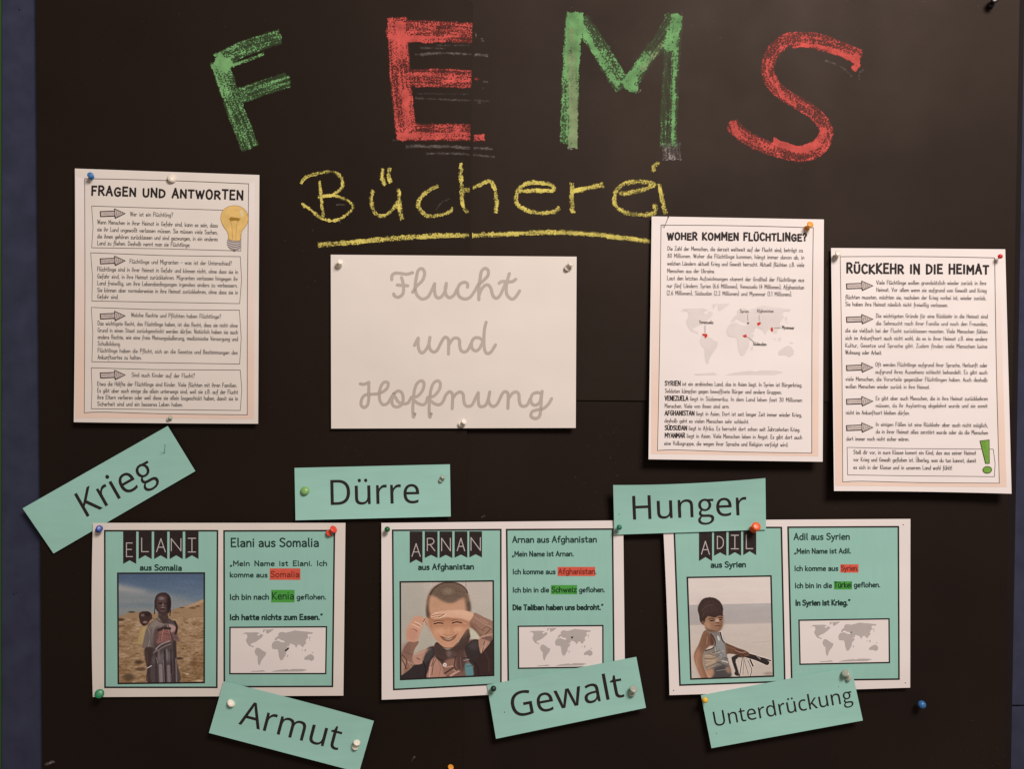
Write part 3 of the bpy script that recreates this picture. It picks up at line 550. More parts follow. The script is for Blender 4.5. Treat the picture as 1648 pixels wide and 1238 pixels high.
    # ear, face shading
    p.poly('312,500 330,470 356,490 372,560 372,600 345,570', (214, 158, 128), 2); p.line('318,500 345,560', 7, (170, 110, 84), 6)
    p.poly('370,480 400,470 410,640 385,590', (176, 114, 82), 5, a=.8)
    p.poly('400,480 830,520 820,620 600,600 400,600', (186, 124, 90), 10, a=.75); p.poly('410,600 560,600 540,690 450,700', (220, 156, 118), 9, a=.7); p.poly('650,600 800,600 760,690 680,690', (222, 158, 122), 9, a=.7)
    p.line('425,522 470,512 540,522', 9, (110, 70, 50), 8, .8); p.line('630,520 690,505 760,525', 9, (110, 70, 52), 8, .8)
    p.line('430,548 480,538 530,545', 14, (54, 30, 26), 7); p.line('640,545 690,532 745,545', 14, (54, 30, 26), 7)
    p.line('440,575 500,575 540,565', 6, (156, 102, 78), 6, .7); p.line('640,570 700,572', 6, (156, 102, 78), 6, .7)
    p.poly('560,560 610,560 640,660 600,690 550,665', (200, 138, 102), 7, a=.8); p.line('540,668 570,690 600,682 640,688 662,660', 8, (172, 110, 82), 9, .55)
    p.poly('500,695 560,722 610,735 660,705 690,680 660,730 600,755 540,740', (120, 66, 52), 2); p.poly('535,708 580,718 640,712 650,706 620,732 570,734', (206, 174, 152), 2); p.line('500,695 560,718 610,722 660,700 690,678', 6, (104, 52, 42), 6)
    p.line('540,762 600,772 650,755', 8, (228, 160, 128), 8, .7); p.ell(595, 800, 46, 22, (218, 154, 120), 1, .6); p.line('470,650 490,700', 6, (170, 108, 80), 8, .6); p.line('700,640 705,690', 6, (170, 108, 80), 8, .6)
    p.line('500,800 560,835 640,832 700,780', 10, (92, 58, 46), 9, .8)
    # hand shading the eyes
    p.poly('430,420 500,402 620,395 740,395 830,415 880,440 880,470 835,530 790,560 740,520 650,490 580,470 520,480 450,500 400,480 395,450', (226, 170, 138), 1)
    p.poly('560,410 760,400 860,440 840,480 700,440', (236, 184, 152), 6, a=.7); p.poly('600,480 720,500 830,540 780,560 700,510', (184, 124, 94), 5, a=.8)
    p.line('405,455 470,440 545,440', 7, (160, 104, 78), 6); p.line('410,478 480,462 530,465', 6, (164, 108, 82), 6); p.line('485,485 540,460 570,440', 8, (240, 196, 164), 6); p.line('430,425 470,420', 8, (240, 196, 168), 6); p.line('480,475 550,435', 5, (130, 82, 62), 5)
    # left hand by the ear
    p.poly('150,520 190,465 250,450 310,470 330,500 305,520 300,570 270,640 245,720 215,750 150,745 110,720 105,640 115,580', (214, 154, 126), 1)
    p.poly('120,600 180,590 240,640 220,730 150,735 110,700', (200, 138, 112), 5, a=.8); p.line('205,520 260,545 280,575', 12, (238, 186, 158), 7); p.line('170,545 240,580 265,600', 12, (232, 178, 150), 7); p.line('190,600 230,625', 8, (150, 96, 76), 7); p.line('215,540 270,570', 4, (156, 98, 76), 5)
    p.line('300,520 325,485', 8, (120, 80, 62), 6); p.line('160,600 200,610 230,640', 6, (168, 108, 86), 6, .8)
    for q, w_, c in (('60,900 110,960 90,1060', 12, (96, 60, 50)), ('90,860 170,900', 9, (120, 78, 64)), ('130,980 180,1010', 8, (208, 160, 136)), ('210,900 280,880 340,850', 8, (214, 166, 142)), ('230,940 260,960', 16, (132, 86, 74)), ('300,980 330,1080 320,1170', 14, (36, 28, 28)), ('420,960 400,1040', 8, (60, 42, 40)),
        ('470,980 500,1060 480,1160', 7, (150, 100, 86)), ('680,940 660,1040 690,1110', 14, (74, 48, 42)), ('730,960 740,1080', 10, (128, 88, 78)), ('650,1100 720,1120', 12, (196, 142, 124)), ('980,640 1040,600 1090,640', 10, (116, 76, 64)), ('900,560 950,620 1010,650', 9, (128, 86, 72)), ('960,500 1050,560', 8, (196, 150, 126)), ('1000,820 970,890', 10, (214, 164, 138)), ('880,1000 930,1080 940,1160', 18, (44, 28, 28)), ('1020,900 1060,1000 1060,1120', 20, (74, 50, 46))):
        p.line(q, w_, c, 8, .75)
    p.ell(510, 640, 60, 30, (230, 170, 132), 1.2, .5); p.ell(700, 620, 50, 26, (232, 174, 138), 1.2, .5); p.ell(598, 640, 20, 46, (228, 166, 128), 1.2, .45); p.line('410,500 560,500 700,500 820,540', 26, (164, 106, 76), 20, .5)
    p.ell(550, 1032, 23, 23, (226, 206, 190), .3); p.ell(550, 1032, 10, 10, (190, 164, 150), .6)
    p.fuzz(6, 2)
    return p
def photo_bicycle():
    p = Paint(48, 65, 985, 1180, 150, 178)
    p.vgrad([(60, (226, 208, 200)), (340, (222, 203, 194)), (362, (221, 201, 192)), (372, (184, 174, 172)), (450, (180, 168, 166)), (560, (178, 166, 162)), (582, (184, 170, 164)), (600, (208, 190, 180)), (1180, (200, 182, 170))])
    p.fuzz(5, 10, 4); p.line('760,800 960,790', 8, (184, 166, 154), 8, .5); p.ell(930, 1150, 50, 18, (150, 134, 120), 1.2, .7)
    # bicycle
    p.line('600,1175 640,960', 8, (90, 78, 74), 5); p.line('700,1000 740,1100 720,1170', 7, (96, 84, 80), 5); p.line('640,1150 655,980', 5, (120, 108, 100), 4); p.line('650,960 700,1150', 6, (120, 106, 100), 4)
    p.poly('515,955 590,920 640,925 700,935 720,960 600,960 565,980 560,1010 590,1120 602,1165 560,1160 540,1140 555,1110 520,1000', (52, 40, 38), 1, False)
    p.line('690,940 800,975 915,1030', 52, (50, 40, 38), 6); p.line('770,960 860,975 955,1008', 14, (48, 38, 36), 5); p.line('725,990 755,1060', 16, (56, 44, 42), 6); p.line('800,950 840,985', 10, (170, 152, 144), 5, .8); p.line('590,960 700,985', 10, (176, 160, 150), 5, .8)
    # far arm and hand on the bar
    p.poly('440,795 500,815 600,860 660,885 710,915 715,940 640,960 580,930 480,915 455,935 440,880', (112, 74, 56), 1)
    p.poly('560,870 650,880 710,915 700,940 620,925 560,920', (96, 62, 48), 2); p.line('560,880 620,905 680,905', 9, (176, 132, 112), 6, .8); p.line('450,830 560,870', 10, (142, 98, 76), 10, .7); p.line('600,930 660,940', 10, (58, 42, 38), 6)
    # near arm
    p.poly('225,650 300,660 330,720 330,800 260,830 215,880 195,950 200,1050 245,1180 175,1180 120,1060 92,960 100,890 150,800 190,700', (142, 98, 74), 1)
    p.poly('100,900 150,830 170,900 150,1000 200,1180 165,1180 115,1050 95,960', (176, 124, 98), 5, a=.85); p.poly('215,700 270,680 300,760 220,860 160,880 190,780', (120, 82, 62), 7, a=.75); p.poly('285,690 325,760 320,820 280,800', (96, 62, 48), 3)
    # vest and shorts
    p.poly('240,640 300,665 370,670 400,680 415,740 440,800 455,900 470,960 490,1040 495,1170 300,1180 215,1080 190,960 195,920 230,870 300,850 335,790 330,720 280,690', (128, 118, 112), 1)
    p.poly('195,930 300,900 360,960 340,1020 230,1080', (178, 146, 120), 5, a=.85); p.poly('350,740 420,740 450,850 440,950 380,960 350,860', (148, 146, 146), 5, a=.85); p.ell(375, 740, 12, 30, (210, 204, 200), .7, .8, -.3)
    p.line('290,690 335,760 320,840 220,875', 12, (66, 52, 48), 7); p.line('400,680 415,760 440,790', 12, (60, 50, 48), 7)
    for q in ('230,1060 330,1020 400,1000', '210,960 300,965 380,930', '240,1090 340,1060 420,1060', '300,900 380,880'): p.line(q, 8, (98, 84, 76), 8, .8)
    for q in ('220,1030 320,1000', '215,930 290,935', '360,900 430,880', '330,830 340,900'): p.line(q, 8, (198, 176, 156), 8, .7)
    p.poly('310,1080 400,1040 480,1050 495,1100 495,1175 300,1180', (76, 70, 70), 3); p.line('400,990 440,1000 470,1010', 14, (196, 184, 172), 7, .9); p.line('430,960 470,970', 10, (88, 80, 78), 6); p.poly('440,1070 490,1060 495,1130 460,1120', (178, 128, 98), 3, a=.8)
    p.poly('220,1090 300,1080 310,1140 250,1180', (196, 140, 106), 3, a=.8); p.line('340,1100 470,1085', 8, (140, 134, 132), 7, .7)
    # head
    p.poly('240,600 400,600 400,650 350,672 280,665 240,640', (108, 76, 60), 2)
    p.poly('215,520 300,470 430,470 425,560 428,600 405,640 370,660 310,650 250,625 215,595 190,575 175,545', (158, 114, 88), 1)
    p.poly('380,480 430,500 430,590 400,640 370,650 400,560', (124, 84, 64), 5, a=.75); p.poly('220,560 270,560 290,640 240,620', (192, 146, 116), 5, a=.7)
    p.poly('152,420 170,360 215,305 280,288 350,298 405,340 435,400 432,470 425,500 400,490 370,500 335,512 290,500 265,495 235,520 225,560 190,565 172,540 165,480', (62, 44, 40), 1)
    p.poly('180,380 230,330 320,320 390,370 400,440 300,460 200,470', (76, 56, 50), 9, a=.6); p.fuzz(8, 2, 1, (p.Y < 560).astype(float)*(p.X < 440)*(p.X > 150)*(p.Y > 290))
    p.line('275,530 305,520 335,535', 10, (58, 40, 36), 7); p.line('385,515 410,512 425,520', 10, (54, 38, 34), 7); p.ell(306, 545, 22, 8, (44, 30, 28), .7); p.ell(403, 535, 15, 8, (42, 28, 26), .7)
    p.ell(368, 545, 20, 20, (206, 172, 150), 1, .75); p.ell(370, 572, 18, 7, (84, 54, 44), .8, .8); p.line('345,608 375,600 400,606', 9, (104, 58, 50), 7); p.ell(205, 565, 14, 20, (122, 84, 66), .8)
    p.fuzz(5, 2)
    for q, w_, c in (('250,900 330,930 400,900', 7, (90, 78, 72)), ('230,980 320,990', 7, (206, 180, 156)), ('380,860 420,930 400,990', 8, (108, 104, 104)), ('350,1000 430,1040', 8, (66, 58, 56)), ('250,720 240,800', 10, (170, 124, 98)), ('110,960 130,1060', 10, (190, 138, 110)), ('200,430 260,380 340,370', 8, (92, 72, 64)), ('300,340 380,400', 7, (50, 36, 32)), ('200,500 230,440', 8, (84, 64, 56))): p.line(q, w_, c, 8, .7)
    return p
# ------------------------------------------------------------------ chalk: thin crumbly layer, density per vertex, grain in the material
def chalk_mat(name, color, scale=900, stretch=(1, 1, 1), thr=.53, k=1.0, rot=0, film_k=.60):
    m = bpy.data.materials.new(name); m.use_nodes = True; nt = m.node_tree; N = nt.nodes; L = nt.links
    for n in list(N):
        if n.type == 'BSDF_PRINCIPLED': N.remove(n)
    out = N['Material Output']
    tc = N.new('ShaderNodeTexCoord'); mp = N.new('ShaderNodeMapping'); L.new(tc.outputs['Object'], mp.inputs[0]); mp.inputs['Scale'].default_value = stretch; mp.inputs['Rotation'].default_value = (0, rot, 0)
    nz = N.new('ShaderNodeTexNoise'); nz.inputs['Scale'].default_value = scale; nz.inputs['Detail'].default_value = 3; nz.inputs['Roughness'].default_value = .6; L.new(mp.outputs[0], nz.inputs['Vector'])
    n2 = N.new('ShaderNodeTexNoise'); n2.inputs['Scale'].default_value = 60; n2.inputs['Detail'].default_value = 2; L.new(tc.outputs['Object'], n2.inputs['Vector'])
    at = N.new('ShaderNodeAttribute'); at.attribute_name = 'dens'
    def math_(op, a, b):
        n = N.new('ShaderNodeMath'); n.operation = op
        for i, q in enumerate((a, b)):
            if isinstance(q, (int, float)): n.inputs[i].default_value = q
            else: L.new(q, n.inputs[i])
        return n.outputs[0]
    # coverage = smoothstep(noise + density + patchiness)
    s1 = math_('MULTIPLY', at.outputs['Fac'], .58*k)
    s2 = math_('MULTIPLY', math_('SUBTRACT', n2.outputs[0], .5), .38)
    nc = math_('ADD', math_('MULTIPLY', math_('SUBTRACT', nz.outputs[0], .5), 1.45), .5)
    v = math_('ADD', math_('ADD', nc, s1), s2)
    mr = N.new('ShaderNodeMapRange'); mr.interpolation_type = 'SMOOTHSTEP'; mr.inputs['From Min'].default_value = thr+.24; mr.inputs['From Max'].default_value = thr+.38
    L.new(v, mr.inputs[0])
    film = math_('MULTIPLY', math_('MULTIPLY', math_('POWER', math_('MAXIMUM', at.outputs['Fac'], 0.0), .7), nz.outputs[0]), film_k)
    alpha = math_('MAXIMUM', mr.outputs[0], math_('MINIMUM', film, .6))
    d = N.new('ShaderNodeBsdfDiffuse'); d.inputs['Roughness'].default_value = 1
    mr2 = N.new('ShaderNodeMapRange'); mr2.inputs['From Min'].default_value = .3; mr2.inputs['From Max'].default_value = .7; mr2.inputs['To Min'].default_value = .72; mr2.inputs['To Max'].default_value = 1.15
    L.new(n2.outputs[0], mr2.inputs[0])
    mx = N.new('ShaderNodeVectorMath'); mx.operation = 'SCALE'; mx.inputs[0].default_value = color; L.new(mr2.outputs[0], mx.inputs['Scale']); L.new(mx.outputs[0], d.inputs['Color'])
    t = N.new('ShaderNodeBsdfTransparent'); ms = N.new('ShaderNodeMixShader')
    L.new(alpha, ms.inputs[0]); L.new(t.outputs[0], ms.inputs[1]); L.new(d.outputs[0], ms.inputs[2]); L.new(ms.outputs[0], out.inputs['Surface'])
    return m
CH_R = chalk_mat('red_chalk', (.66, .135, .12), 520); CH_G = chalk_mat('green_chalk', (.22, .48, .21), 520); CH_G2 = chalk_mat('greyish_green_chalk', (.30, .42, .23), 420)
CH_Y = chalk_mat('yellow_chalk', (.72, .66, .19), 620); CH_W = chalk_mat('white_chalk', (.36, .34, .33), 600); CH_S = chalk_mat('chalk_smear', (.20, .175, .165), 260, (1, 1, 6), film_k=.9)
_crs = np.random.RandomState(11)
def _noise2(X, Y, cell):
    gx = ((X-X.min())/cell); gy = ((Y-Y.min())/cell); g = _crs.rand(int(gy.max())+3, int(gx.max())+3)
    xi = gx.astype(int); yi = gy.astype(int); fx = gx-xi; fy = gy-yi
    return g[yi, xi]*(1-fx)*(1-fy)+g[yi, xi+1]*fx*(1-fy)+g[yi+1, xi]*(1-fx)*fy+g[yi+1, xi+1]*fx*fy
def seam_x(y): return 761.5-.0145*y
def chalk(sheet, name, strokes, material, off=.00015, side=0, cell=1.0, edge=2.2, stk=.62, **pr):
    """strokes: (points, width, density[, end density]); side -1/+1 keeps the part left/right of the paper seam"""
    allp = np.array([q for s in strokes for q in s[0]]); mw = max(s[1] for s in strokes)
    x0, y0 = allp.min(0)-mw; x1, y1 = allp.max(0)+mw
    X, Y = np.meshgrid(np.arange(x0, x1, cell), np.arange(y0, y1, cell)); dn = np.full(X.shape, -1.)
    wob = (_noise2(X, Y, 5)-.5)*2.4+(_noise2(X, Y, 2)-.5)*1.4
    for st in strokes:
        pts, wd, de = st[:3]; d1 = st[3] if len(st) > 3 else de; flat = len(st) > 4
        P_ = cr(pts, 5) if not flat else pts; n = len(P_)-1; acc = 0; ST = _crs.rand(80, 60)
        for i in range(n):
            (ax, ay), (bx, by) = P_[i], P_[i+1]; vx, vy = bx-ax, by-ay; l = math.hypot(vx, vy)+1e-9
            t = ((X-ax)*vx+(Y-ay)*vy)/l/l
            perp = np.abs((X-ax)*vy-(Y-ay)*vx)/l
            tc = np.clip(t, 0, 1); dist = np.hypot(X-ax-tc*vx, Y-ay-tc*vy)
            if i in (0, n-1):      # blunt ends
                over = np.maximum(-t, t-1)*l
                lim = (t < 0) if i == 0 and n > 1 else ((t > 1) if n > 1 else (t < 0) | (t > 1))
                dist = np.where(lim, np.maximum(perp, over+wd/2-.15*wd), dist)
            f = np.clip((wd/2+wob-dist)/edge, 0, 1)
            dd = de+(d1-de)*(i+tc)/n
            if wd > 6:      # streaks run along the stroke, pressure changes slowly
                sg = ((X-ax)*vy-(Y-ay)*vx)/l; al = acc+np.clip(t, -.2, 1.2)*l
                gi = (sg+wd)/1.7; gj = (al+20)/26
                gi0 = np.clip(gi.astype(int), 0, ST.shape[0]-2); gj0 = np.clip(gj.astype(int), 0, ST.shape[1]-2); fi = np.clip(gi-gi0, 0, 1); fj = np.clip(gj-gj0, 0, 1)
                sn = ST[gi0, gj0]*(1-fi)*(1-fj)+ST[gi0+1, gj0]*fi*(1-fj)+ST[gi0, gj0+1]*(1-fi)*fj+ST[gi0+1, gj0+1]*fi*fj
                dd = dd+(sn-.45)*stk
            acc += l
            dn = np.maximum(dn, np.where(f > 0, dd-(1-f)*.45, -1))
    if side: keep = (X < seam_x(Y)-.5) if side < 0 else (X > seam_x(Y)+3.5); dn = np.where(keep, dn, -1)
    ok = dn > -.9; H, Wd = X.shape
    fa = ok[:-1, :-1] & ok[1:, :-1] & ok[:-1, 1:] & ok[1:, 1:]
    idx = np.full(X.shape, -1); js, is_ = np.nonzero(fa); use = np.zeros_like(ok)
    for a, b in ((0, 0), (1, 0), (0, 1), (1, 1)): use[js+a, is_+b] = True
    idx[use] = np.arange(use.sum())
    if not use.sum(): return None
    V = [W(x, y, sheet.h(x, y)+off) for x, y in zip(X[use], Y[use])]
    F = np.stack([idx[js, is_], idx[js+1, is_], idx[js+1, is_+1], idx[js, is_+1]], 1).tolist()
    return sheet.adopt(obj(name, mesh(name, V, F, [material], None, sheet.o, dens=dn[use])), **pr)
# ------------------------------------------------------------------ board and black backing papers
def wave(a, fx, fy, ph=0):
    return lambda u, v: a*(math.sin(u*fx+ph)+math.sin(v*fy+ph*1.7)+math.sin(u*fx*.6+v*fy*.7+2))/3
board = thing('pinboard', 'blue felt pinboard behind the black paper, showing as strips at both sides', 'pinboard', W(824, 1300, 0))
def panel(name, x0, y0, x1, y1, material, h=0, t=.018, parent=board):
    a = W(x0, y0, 0); b = W(x1, y1, 0); r = .0012
    V = []; F = []
    for y, ins in ((t, 0), (-h+r, 0), (-h, r)):
        V += [(a[0]+ins, y, a[2]-ins), (b[0]-ins, y, a[2]-ins), (b[0]-ins, y, b[2]+ins), (a[0]+ins, y, b[2]+ins)]
    for k in (0, 4):
        for i in range(4): F.append((k+i, k+(i+1) % 4, k+4+(i+1) % 4, k+4+i))
    F.append((11, 10, 9, 8)); F.append((0, 1, 2, 3))
    o = obj(name, mesh(name, V, F, [M[material]], origin=np.array(parent.location))); o.parent = parent; return o
panel('felt_panel', 1.5, -80, 900, 1320, 'board'); panel('felt_panel', 900.5, -80, 1780, 1136.5, 'board'); panel('felt_panel', 900.5, 1137.5, 1780, 1320, 'board')
panel('edge_trim', -14, -80, 1, 1320, 'green_trim', h=.004)
def bsheet(corners, h0, a, fx, fy, ph, label, c, rough, spec, tilt=(0, 0), bows=(0, 0, 0, 0), n=(60, 50), curl=0):
    wv = wave(a, fx, fy, ph)
    def hf(u, v):
        u_, v_ = min(max(u, 0), 1), min(max(v, 0), 1)
        return h0+wv(u, v)+tilt[0]*u+tilt[1]*v+curl*max(0, u-.965)/.035*1
    return Sheet(corners, hf, 'black_paper_sheet', label, 'black paper', black_paper('black_paper', c, rough, spec), 'black paper covering the pinboard', bows, n)
BK = (.0092, .0056, .0038)
back = bsheet([(63, -60), (1650, -60), (1626, 1300), (75, 1300)], .0008, .0003, 9, 7, 0, 'black sheet behind the others, showing as a thin dark strip along their right edge', (.010, .008, .009), .7, .15, n=(20, 20))  # black sheet behind the others, gives the dark band at their right edge
low_r = bsheet([(741, 560), (1624, 560), (1617.5, 1300), (738, 1300)], .0030, .0011, 7, 6, 2, 'lower right black paper sheet, behind the mint cards headed ARNAN and ADIL', (.0118, .0078, .0062), .60, .17, tilt=(0, .0012))
up_r = bsheet([(752, -60), (1642, -60), (1629, 649), (750, 643)], .0052, .0012, 7, 5, .6, 'upper right black paper sheet bearing the chalk letters M and S', (.0120, .0076, .0054), .60, .225, tilt=(0, -.001), bows=(0, 0, 0, -1))
up_l = bsheet([(57, -60), (762.4, -60), (742.7, 1300), (69, 1300)], .0064, .0009, 7, 6, 3, 'tall left black paper sheet bearing the chalk letters F and E', (.0085, .0050, .0034), .60, .225, n=(60, 90))  # base colour darker than the right sheet's, painting in its turn from the lamp

# ------------------------------------------------------------------ chalk lettering
def Z(ox, oy, sc): return lambda s: [(ox+float(a)/sc, oy+float(b)/sc) for a, b in (q.split(',') for q in s.split())]
z1 = Z(0, 0, 3.296); z2 = Z(450, 0, 3.296); z3 = Z(850, 0, 3.296); z4 = Z(1148, 0, 3.296); z5 = Z(440, 240, 4.578); z6 = Z(760, 240, 4.578)
chalk(up_l, 'chalk_letter', [(z1('1165,330 1240,560 1325,775'), 31, .52, .33), (z1('1160,320 1310,250 1480,195'), 27, .50, .30), (z1('1225,520 1380,470 1520,425'), 27, .42, .38),
    (z1('1150,320 1210,355'), 24, 1.05), (z1('1140,340 1175,430 1195,505'), 15, .95, .6), (z1('1235,345 1330,310 1400,285'), 7, .75, .5), (z1('1215,600 1280,790'), 4, .6, .5), (z1('1200,270 1300,225'), 6, .65, .5)], CH_G, label='tilted green chalk letter F')
eL = [(z2('625,105 640,400 668,690'), 35, .56, .54), (z2('590,165 800,160 1035,175'), 35, .48, .44), (z2('690,410 860,412 1040,420'), 31, .46, .48), (z2('660,700 830,700 1040,702'), 30, .44, .42),
    (z2('590,195 720,205 880,205'), 13, 1.0, .7), (z2('640,120 650,300'), 18, .9, .75), (z2('625,722 760,722 990,716'), 13, 1.05, .7), (z2('700,195 1020,188'), 5, .9), (z2('665,480 680,690'), 14, .82), (z2('720,455 850,450'), 6, .7), (z2('860,430 1015,425'), 9, .75), (z2('740,135 830,150'), 6, .75)]
chalk(up_l, 'chalk_letter', eL, CH_R, side=-1, label='red chalk letter E')
for q in [(z2('1030,730 1083,728'), 13, .62), (z2('1030,415 1055,420'), 5, .55)]: chalk(up_r, 'chalk_mark', [q], CH_R, side=1, label='red chalk stroke end of the letter E')
chalk(up_r, 'chalk_letter', [(z3('245,85 228,300 222,520 215,750'), 29, .62, .58), (z3('250,75 235,260 225,400'), 27, 1.05, .9), (z3('280,110 380,260 500,455'), 31, .40, .34), (z3('270,120 340,240 420,370 480,450'), 11, .95, .7),
    (z3('540,450 640,300 760,115'), 28, .24, .20), (z3('520,450 600,350 640,290'), 20, .95, .6), (z3('520,455 575,475'), 14, .85), (z3('775,80 755,400 745,775'), 32, .16, .20), (z3('790,85 770,180 745,250'), 20, 1.0, .75), (z3('800,100 775,420 768,775'), 7, .95, .8), (z3('765,250 755,520'), 3, .8), (z3('700,765 790,770'), 5, .7)], CH_G, side=1, label='green chalk letter M')
for q in [(z3('235,150 235,380 240,560 235,780'), 17, .45, 1.05), (z3('710,230 660,300 600,370'), 9, .6)]: chalk(up_r, 'chalk_mark', [q], CH_G2, off=.00025, label='greyish green chalk layer inside the letter M')
for q in [(z3('760,770 762,838'), 31, .36), (z3('212,790 238,790'), 6, .6), (z3('812,60 818,90'), 3, .5), (z3('580,495 605,465'), 4, .4)]: chalk(up_r, 'chalk_mark', [q], CH_W, off=.0003, label='white chalk dust by the letter M')
Sx = '770,290 660,245 560,212 470,205 385,215 320,270 290,350 305,430 360,490 450,545 540,605 592,670 598,720 560,785 470,808 360,800 240,760 150,710 105,665'
chalk(up_r, 'chalk_letter', [(z4(Sx), 24, .46, .40), (z4('610,690 590,790 490,845 350,825 200,770 115,705'), 10, .5, .45), (z4('768,330 690,290 600,262 500,238 420,245'), 10, 1.05, .75), (z4('755,290 765,340 745,365'), 11, 1.0), (z4('320,750 440,790 520,775 570,730 592,690'), 13, 1.1, .9), (z4('330,400 360,500 440,560'), 8, .85), (z4('110,650 115,690 150,730'), 12, .85, .8), (z4('290,300 285,380 320,450'), 5, .8), (z4('430,180 380,190'), 3, .8), (z4('560,600 620,680'), 3, .8)], CH_R, label='red chalk letter S')
for q in [(z4('595,320 680,355 735,405'), 5, .62), (z4('775,425 775,385 800,365'), 5, .5)]: chalk(up_r, 'chalk_smear', [q], CH_S)
sm = [(z2('720,288 900,280 1105,295'), 5.5, .60), (z2('740,252 880,255'), 4.5, .50), (z2('720,520 900,528 1110,535'), 4.5, .52), (z2('670,775 900,778 1130,790'), 6, .60), (z2('780,815 950,815 1140,832'), 5, .56), (z2('600,745 640,740'), 4, .5), (z2('830,240 1010,238'), 4, .45), (z2('720,495 1000,498'), 3.5, .42)]
for q in sm: chalk(up_l, 'chalk_smear', [q], CH_S, side=-1)
for q in sm+[(z2('1035,170 1045,195'), 5, .62), (z2('1070,200 1078,220'), 5, .62), (z2('1080,432 1105,432'), 4, .65), (z2('1078,460 1082,475'), 4, .6), (z2('1050,545 1070,542'), 4, .6)]: chalk(up_r, 'chalk_smear', [q], CH_S, side=1)
yw = 7.4
word = [['340,230 352,360 370,500', '208,252 240,205 330,180 440,165 500,210 505,280 440,335 345,350', '330,350 440,340 550,380 585,430 530,495 440,528 350,505 280,450 205,400'],
 ['733,300 722,390 750,470 810,492 870,450 920,380', '922,295 930,420 948,515', '808,145 800,210 822,265', '855,140 850,200 862,245'], ['1215,270 1130,315 1070,380 1075,440 1130,490 1210,490 1290,465 1320,440'],
 ['1380,100 1385,260 1395,400 1425,470', '1398,310 1480,280 1580,235 1620,260 1645,380 1640,470']]
for k, wd in enumerate(word):
    st = [(z5(s), yw*(.85 if k == 0 else 1), .72) for s in wd]
    if k == 3:
        chalk(up_l, 'chalk_letter', st, CH_Y, side=-1, label='tall stem of the yellow chalk letter h')
        chalk(up_r, 'chalk_letter', st, CH_Y, side=1, label='arch of the yellow chalk letter h')
    else: chalk(up_l, 'chalk_letter', st, CH_Y, side=-1, label='yellow chalk letter '+'Büc'[k])
for nm, wd in (('e in the middle of the word', ['340,310 450,305 600,300 570,260 470,245 390,260 330,320 330,400 400,450 510,468 600,460 640,435']), ('r', ['738,250 732,370 740,470', '740,312 860,285 965,262']),
   ('e near the end of the word', ['1080,325 1200,315 1340,262 1240,240 1130,250 1060,310 1050,400 1110,460 1210,480 1310,480 1350,450 1340,412']), ('i with a tick for its dot', ['1378,255 1400,370 1425,475', '1338,158 1335,125 1370,98'])):
    chalk(up_r, 'chalk_letter', [(z6(s), yw*1.12, .68) for s in wd], CH_Y, side=1, label='yellow chalk letter '+nm)
ul = [(z5('330,705 600,685 900,655 1200,640 1450,634')+z6('350,622 560,612 800,620 1000,640 1200,665 1330,684'), 9.2, .74, .68), (z5('335,700 600,680 800,665'), 5, .95, .8)]
chalk(up_l, 'chalk_underline', ul, CH_Y, side=-1, label='left part of the yellow chalk underline'); chalk(up_r, 'chalk_underline', ul, CH_Y, side=1, label='right part of the yellow chalk underline')
for q in [(z5('1200,450 1240,390 1300,368'), 3, .6), (z5('465,410 535,410'), 4, .6), (z5('485,530 500,552'), 3.5, .6)]: chalk(up_l, 'chalk_smear', [q], CH_S)
chalk(low_r, 'chalk_smear', [([(775, 833), (779, 830)], 3, .5)], CH_W, label='small white chalk fleck')
for q in [([(72, 1232), (88, 1226)], 6, .55), ([(662, 1226), (668, 1218)], 4, .35), ([(700, 1214), (705, 1210)], 3, .35)]: chalk(up_l, 'chalk_smear', [q], CH_S)
for x, y in ((921, 11), (1113, 40.5), (1288, 270), (1117, 276), (1540, 18), (1160, 60)):
    chalk(up_r, 'chalk_fleck', [([(x-.8, y), (x+.8, y+.6)], 2.2, .5)], CH_W, cell=.6)

# ------------------------------------------------------------------ white info posters
def plainlift(h0, *terms):
    """terms: ('b',amount,power) bottom, 't' top, 'l','r' sides, 'w' wave"""
    def f(u, v):
        u_, v_ = min(max(u, -.05), 1.05), min(max(v, -.05), 1.05); r = h0
        for t in terms:
            if t[0] == 'b': r += t[1]*max(v_, 0)**t[2]
            elif t[0] == 't': r += t[1]*max(1-v_, 0)**t[2]
            elif t[0] == 'l': r += t[1]*max(1-u_, 0)**t[2]
            elif t[0] == 'r': r += t[1]*max(u_, 0)**t[2]
            elif t[0] == 'bl': r += t[1]*(max(v_, 0)*max(1-u_, 0))**t[2]
            elif t[0] == 'br': r += t[1]*(max(v_, 0)*max(u_, 0))**t[2]
            elif t[0] == 'tr': r += t[1]*(max(1-v_, 0)*max(u_, 0))**t[2]
            elif t[0] == 'tl': r += t[1]*(max(1-v_, 0)*max(1-u_, 0))**t[2]
            elif t[0] == 'm': r += t[1]*4*u_*(1-u_)*(1+0*v_)
            elif t[0] == 'mv': r += t[1]*4*v_*(1-v_)
            elif t[0] == 'w': r += t[1]*math.sin(u_*t[2]+1)*math.sin(v_*t[3]+.5)
        return r
    return f
def z(o, sc): return lambda x, y: (o[0]+x/sc, o[1]+y/sc)
def lines(p, f, L, cap, wd, **k):
    for l in L:
        x0, y0, x1, y1, s = l
        if s[0] == '@':
            h_, s = s[1:].split(' ', 1); xb = {'SYRIEN': 347, 'VENEZUELA': 412, 'AFGHANISTAN': 465, 'SÜDSUDAN': 402, 'MYANMAR': 385}[h_]
            y0 += (y1-y0)*(xb-x0)/(x1-x0); x0 = xb+16
        text(p, s, f(x0, y0), f(x1, y1), cap, wd, hand=True, **k)
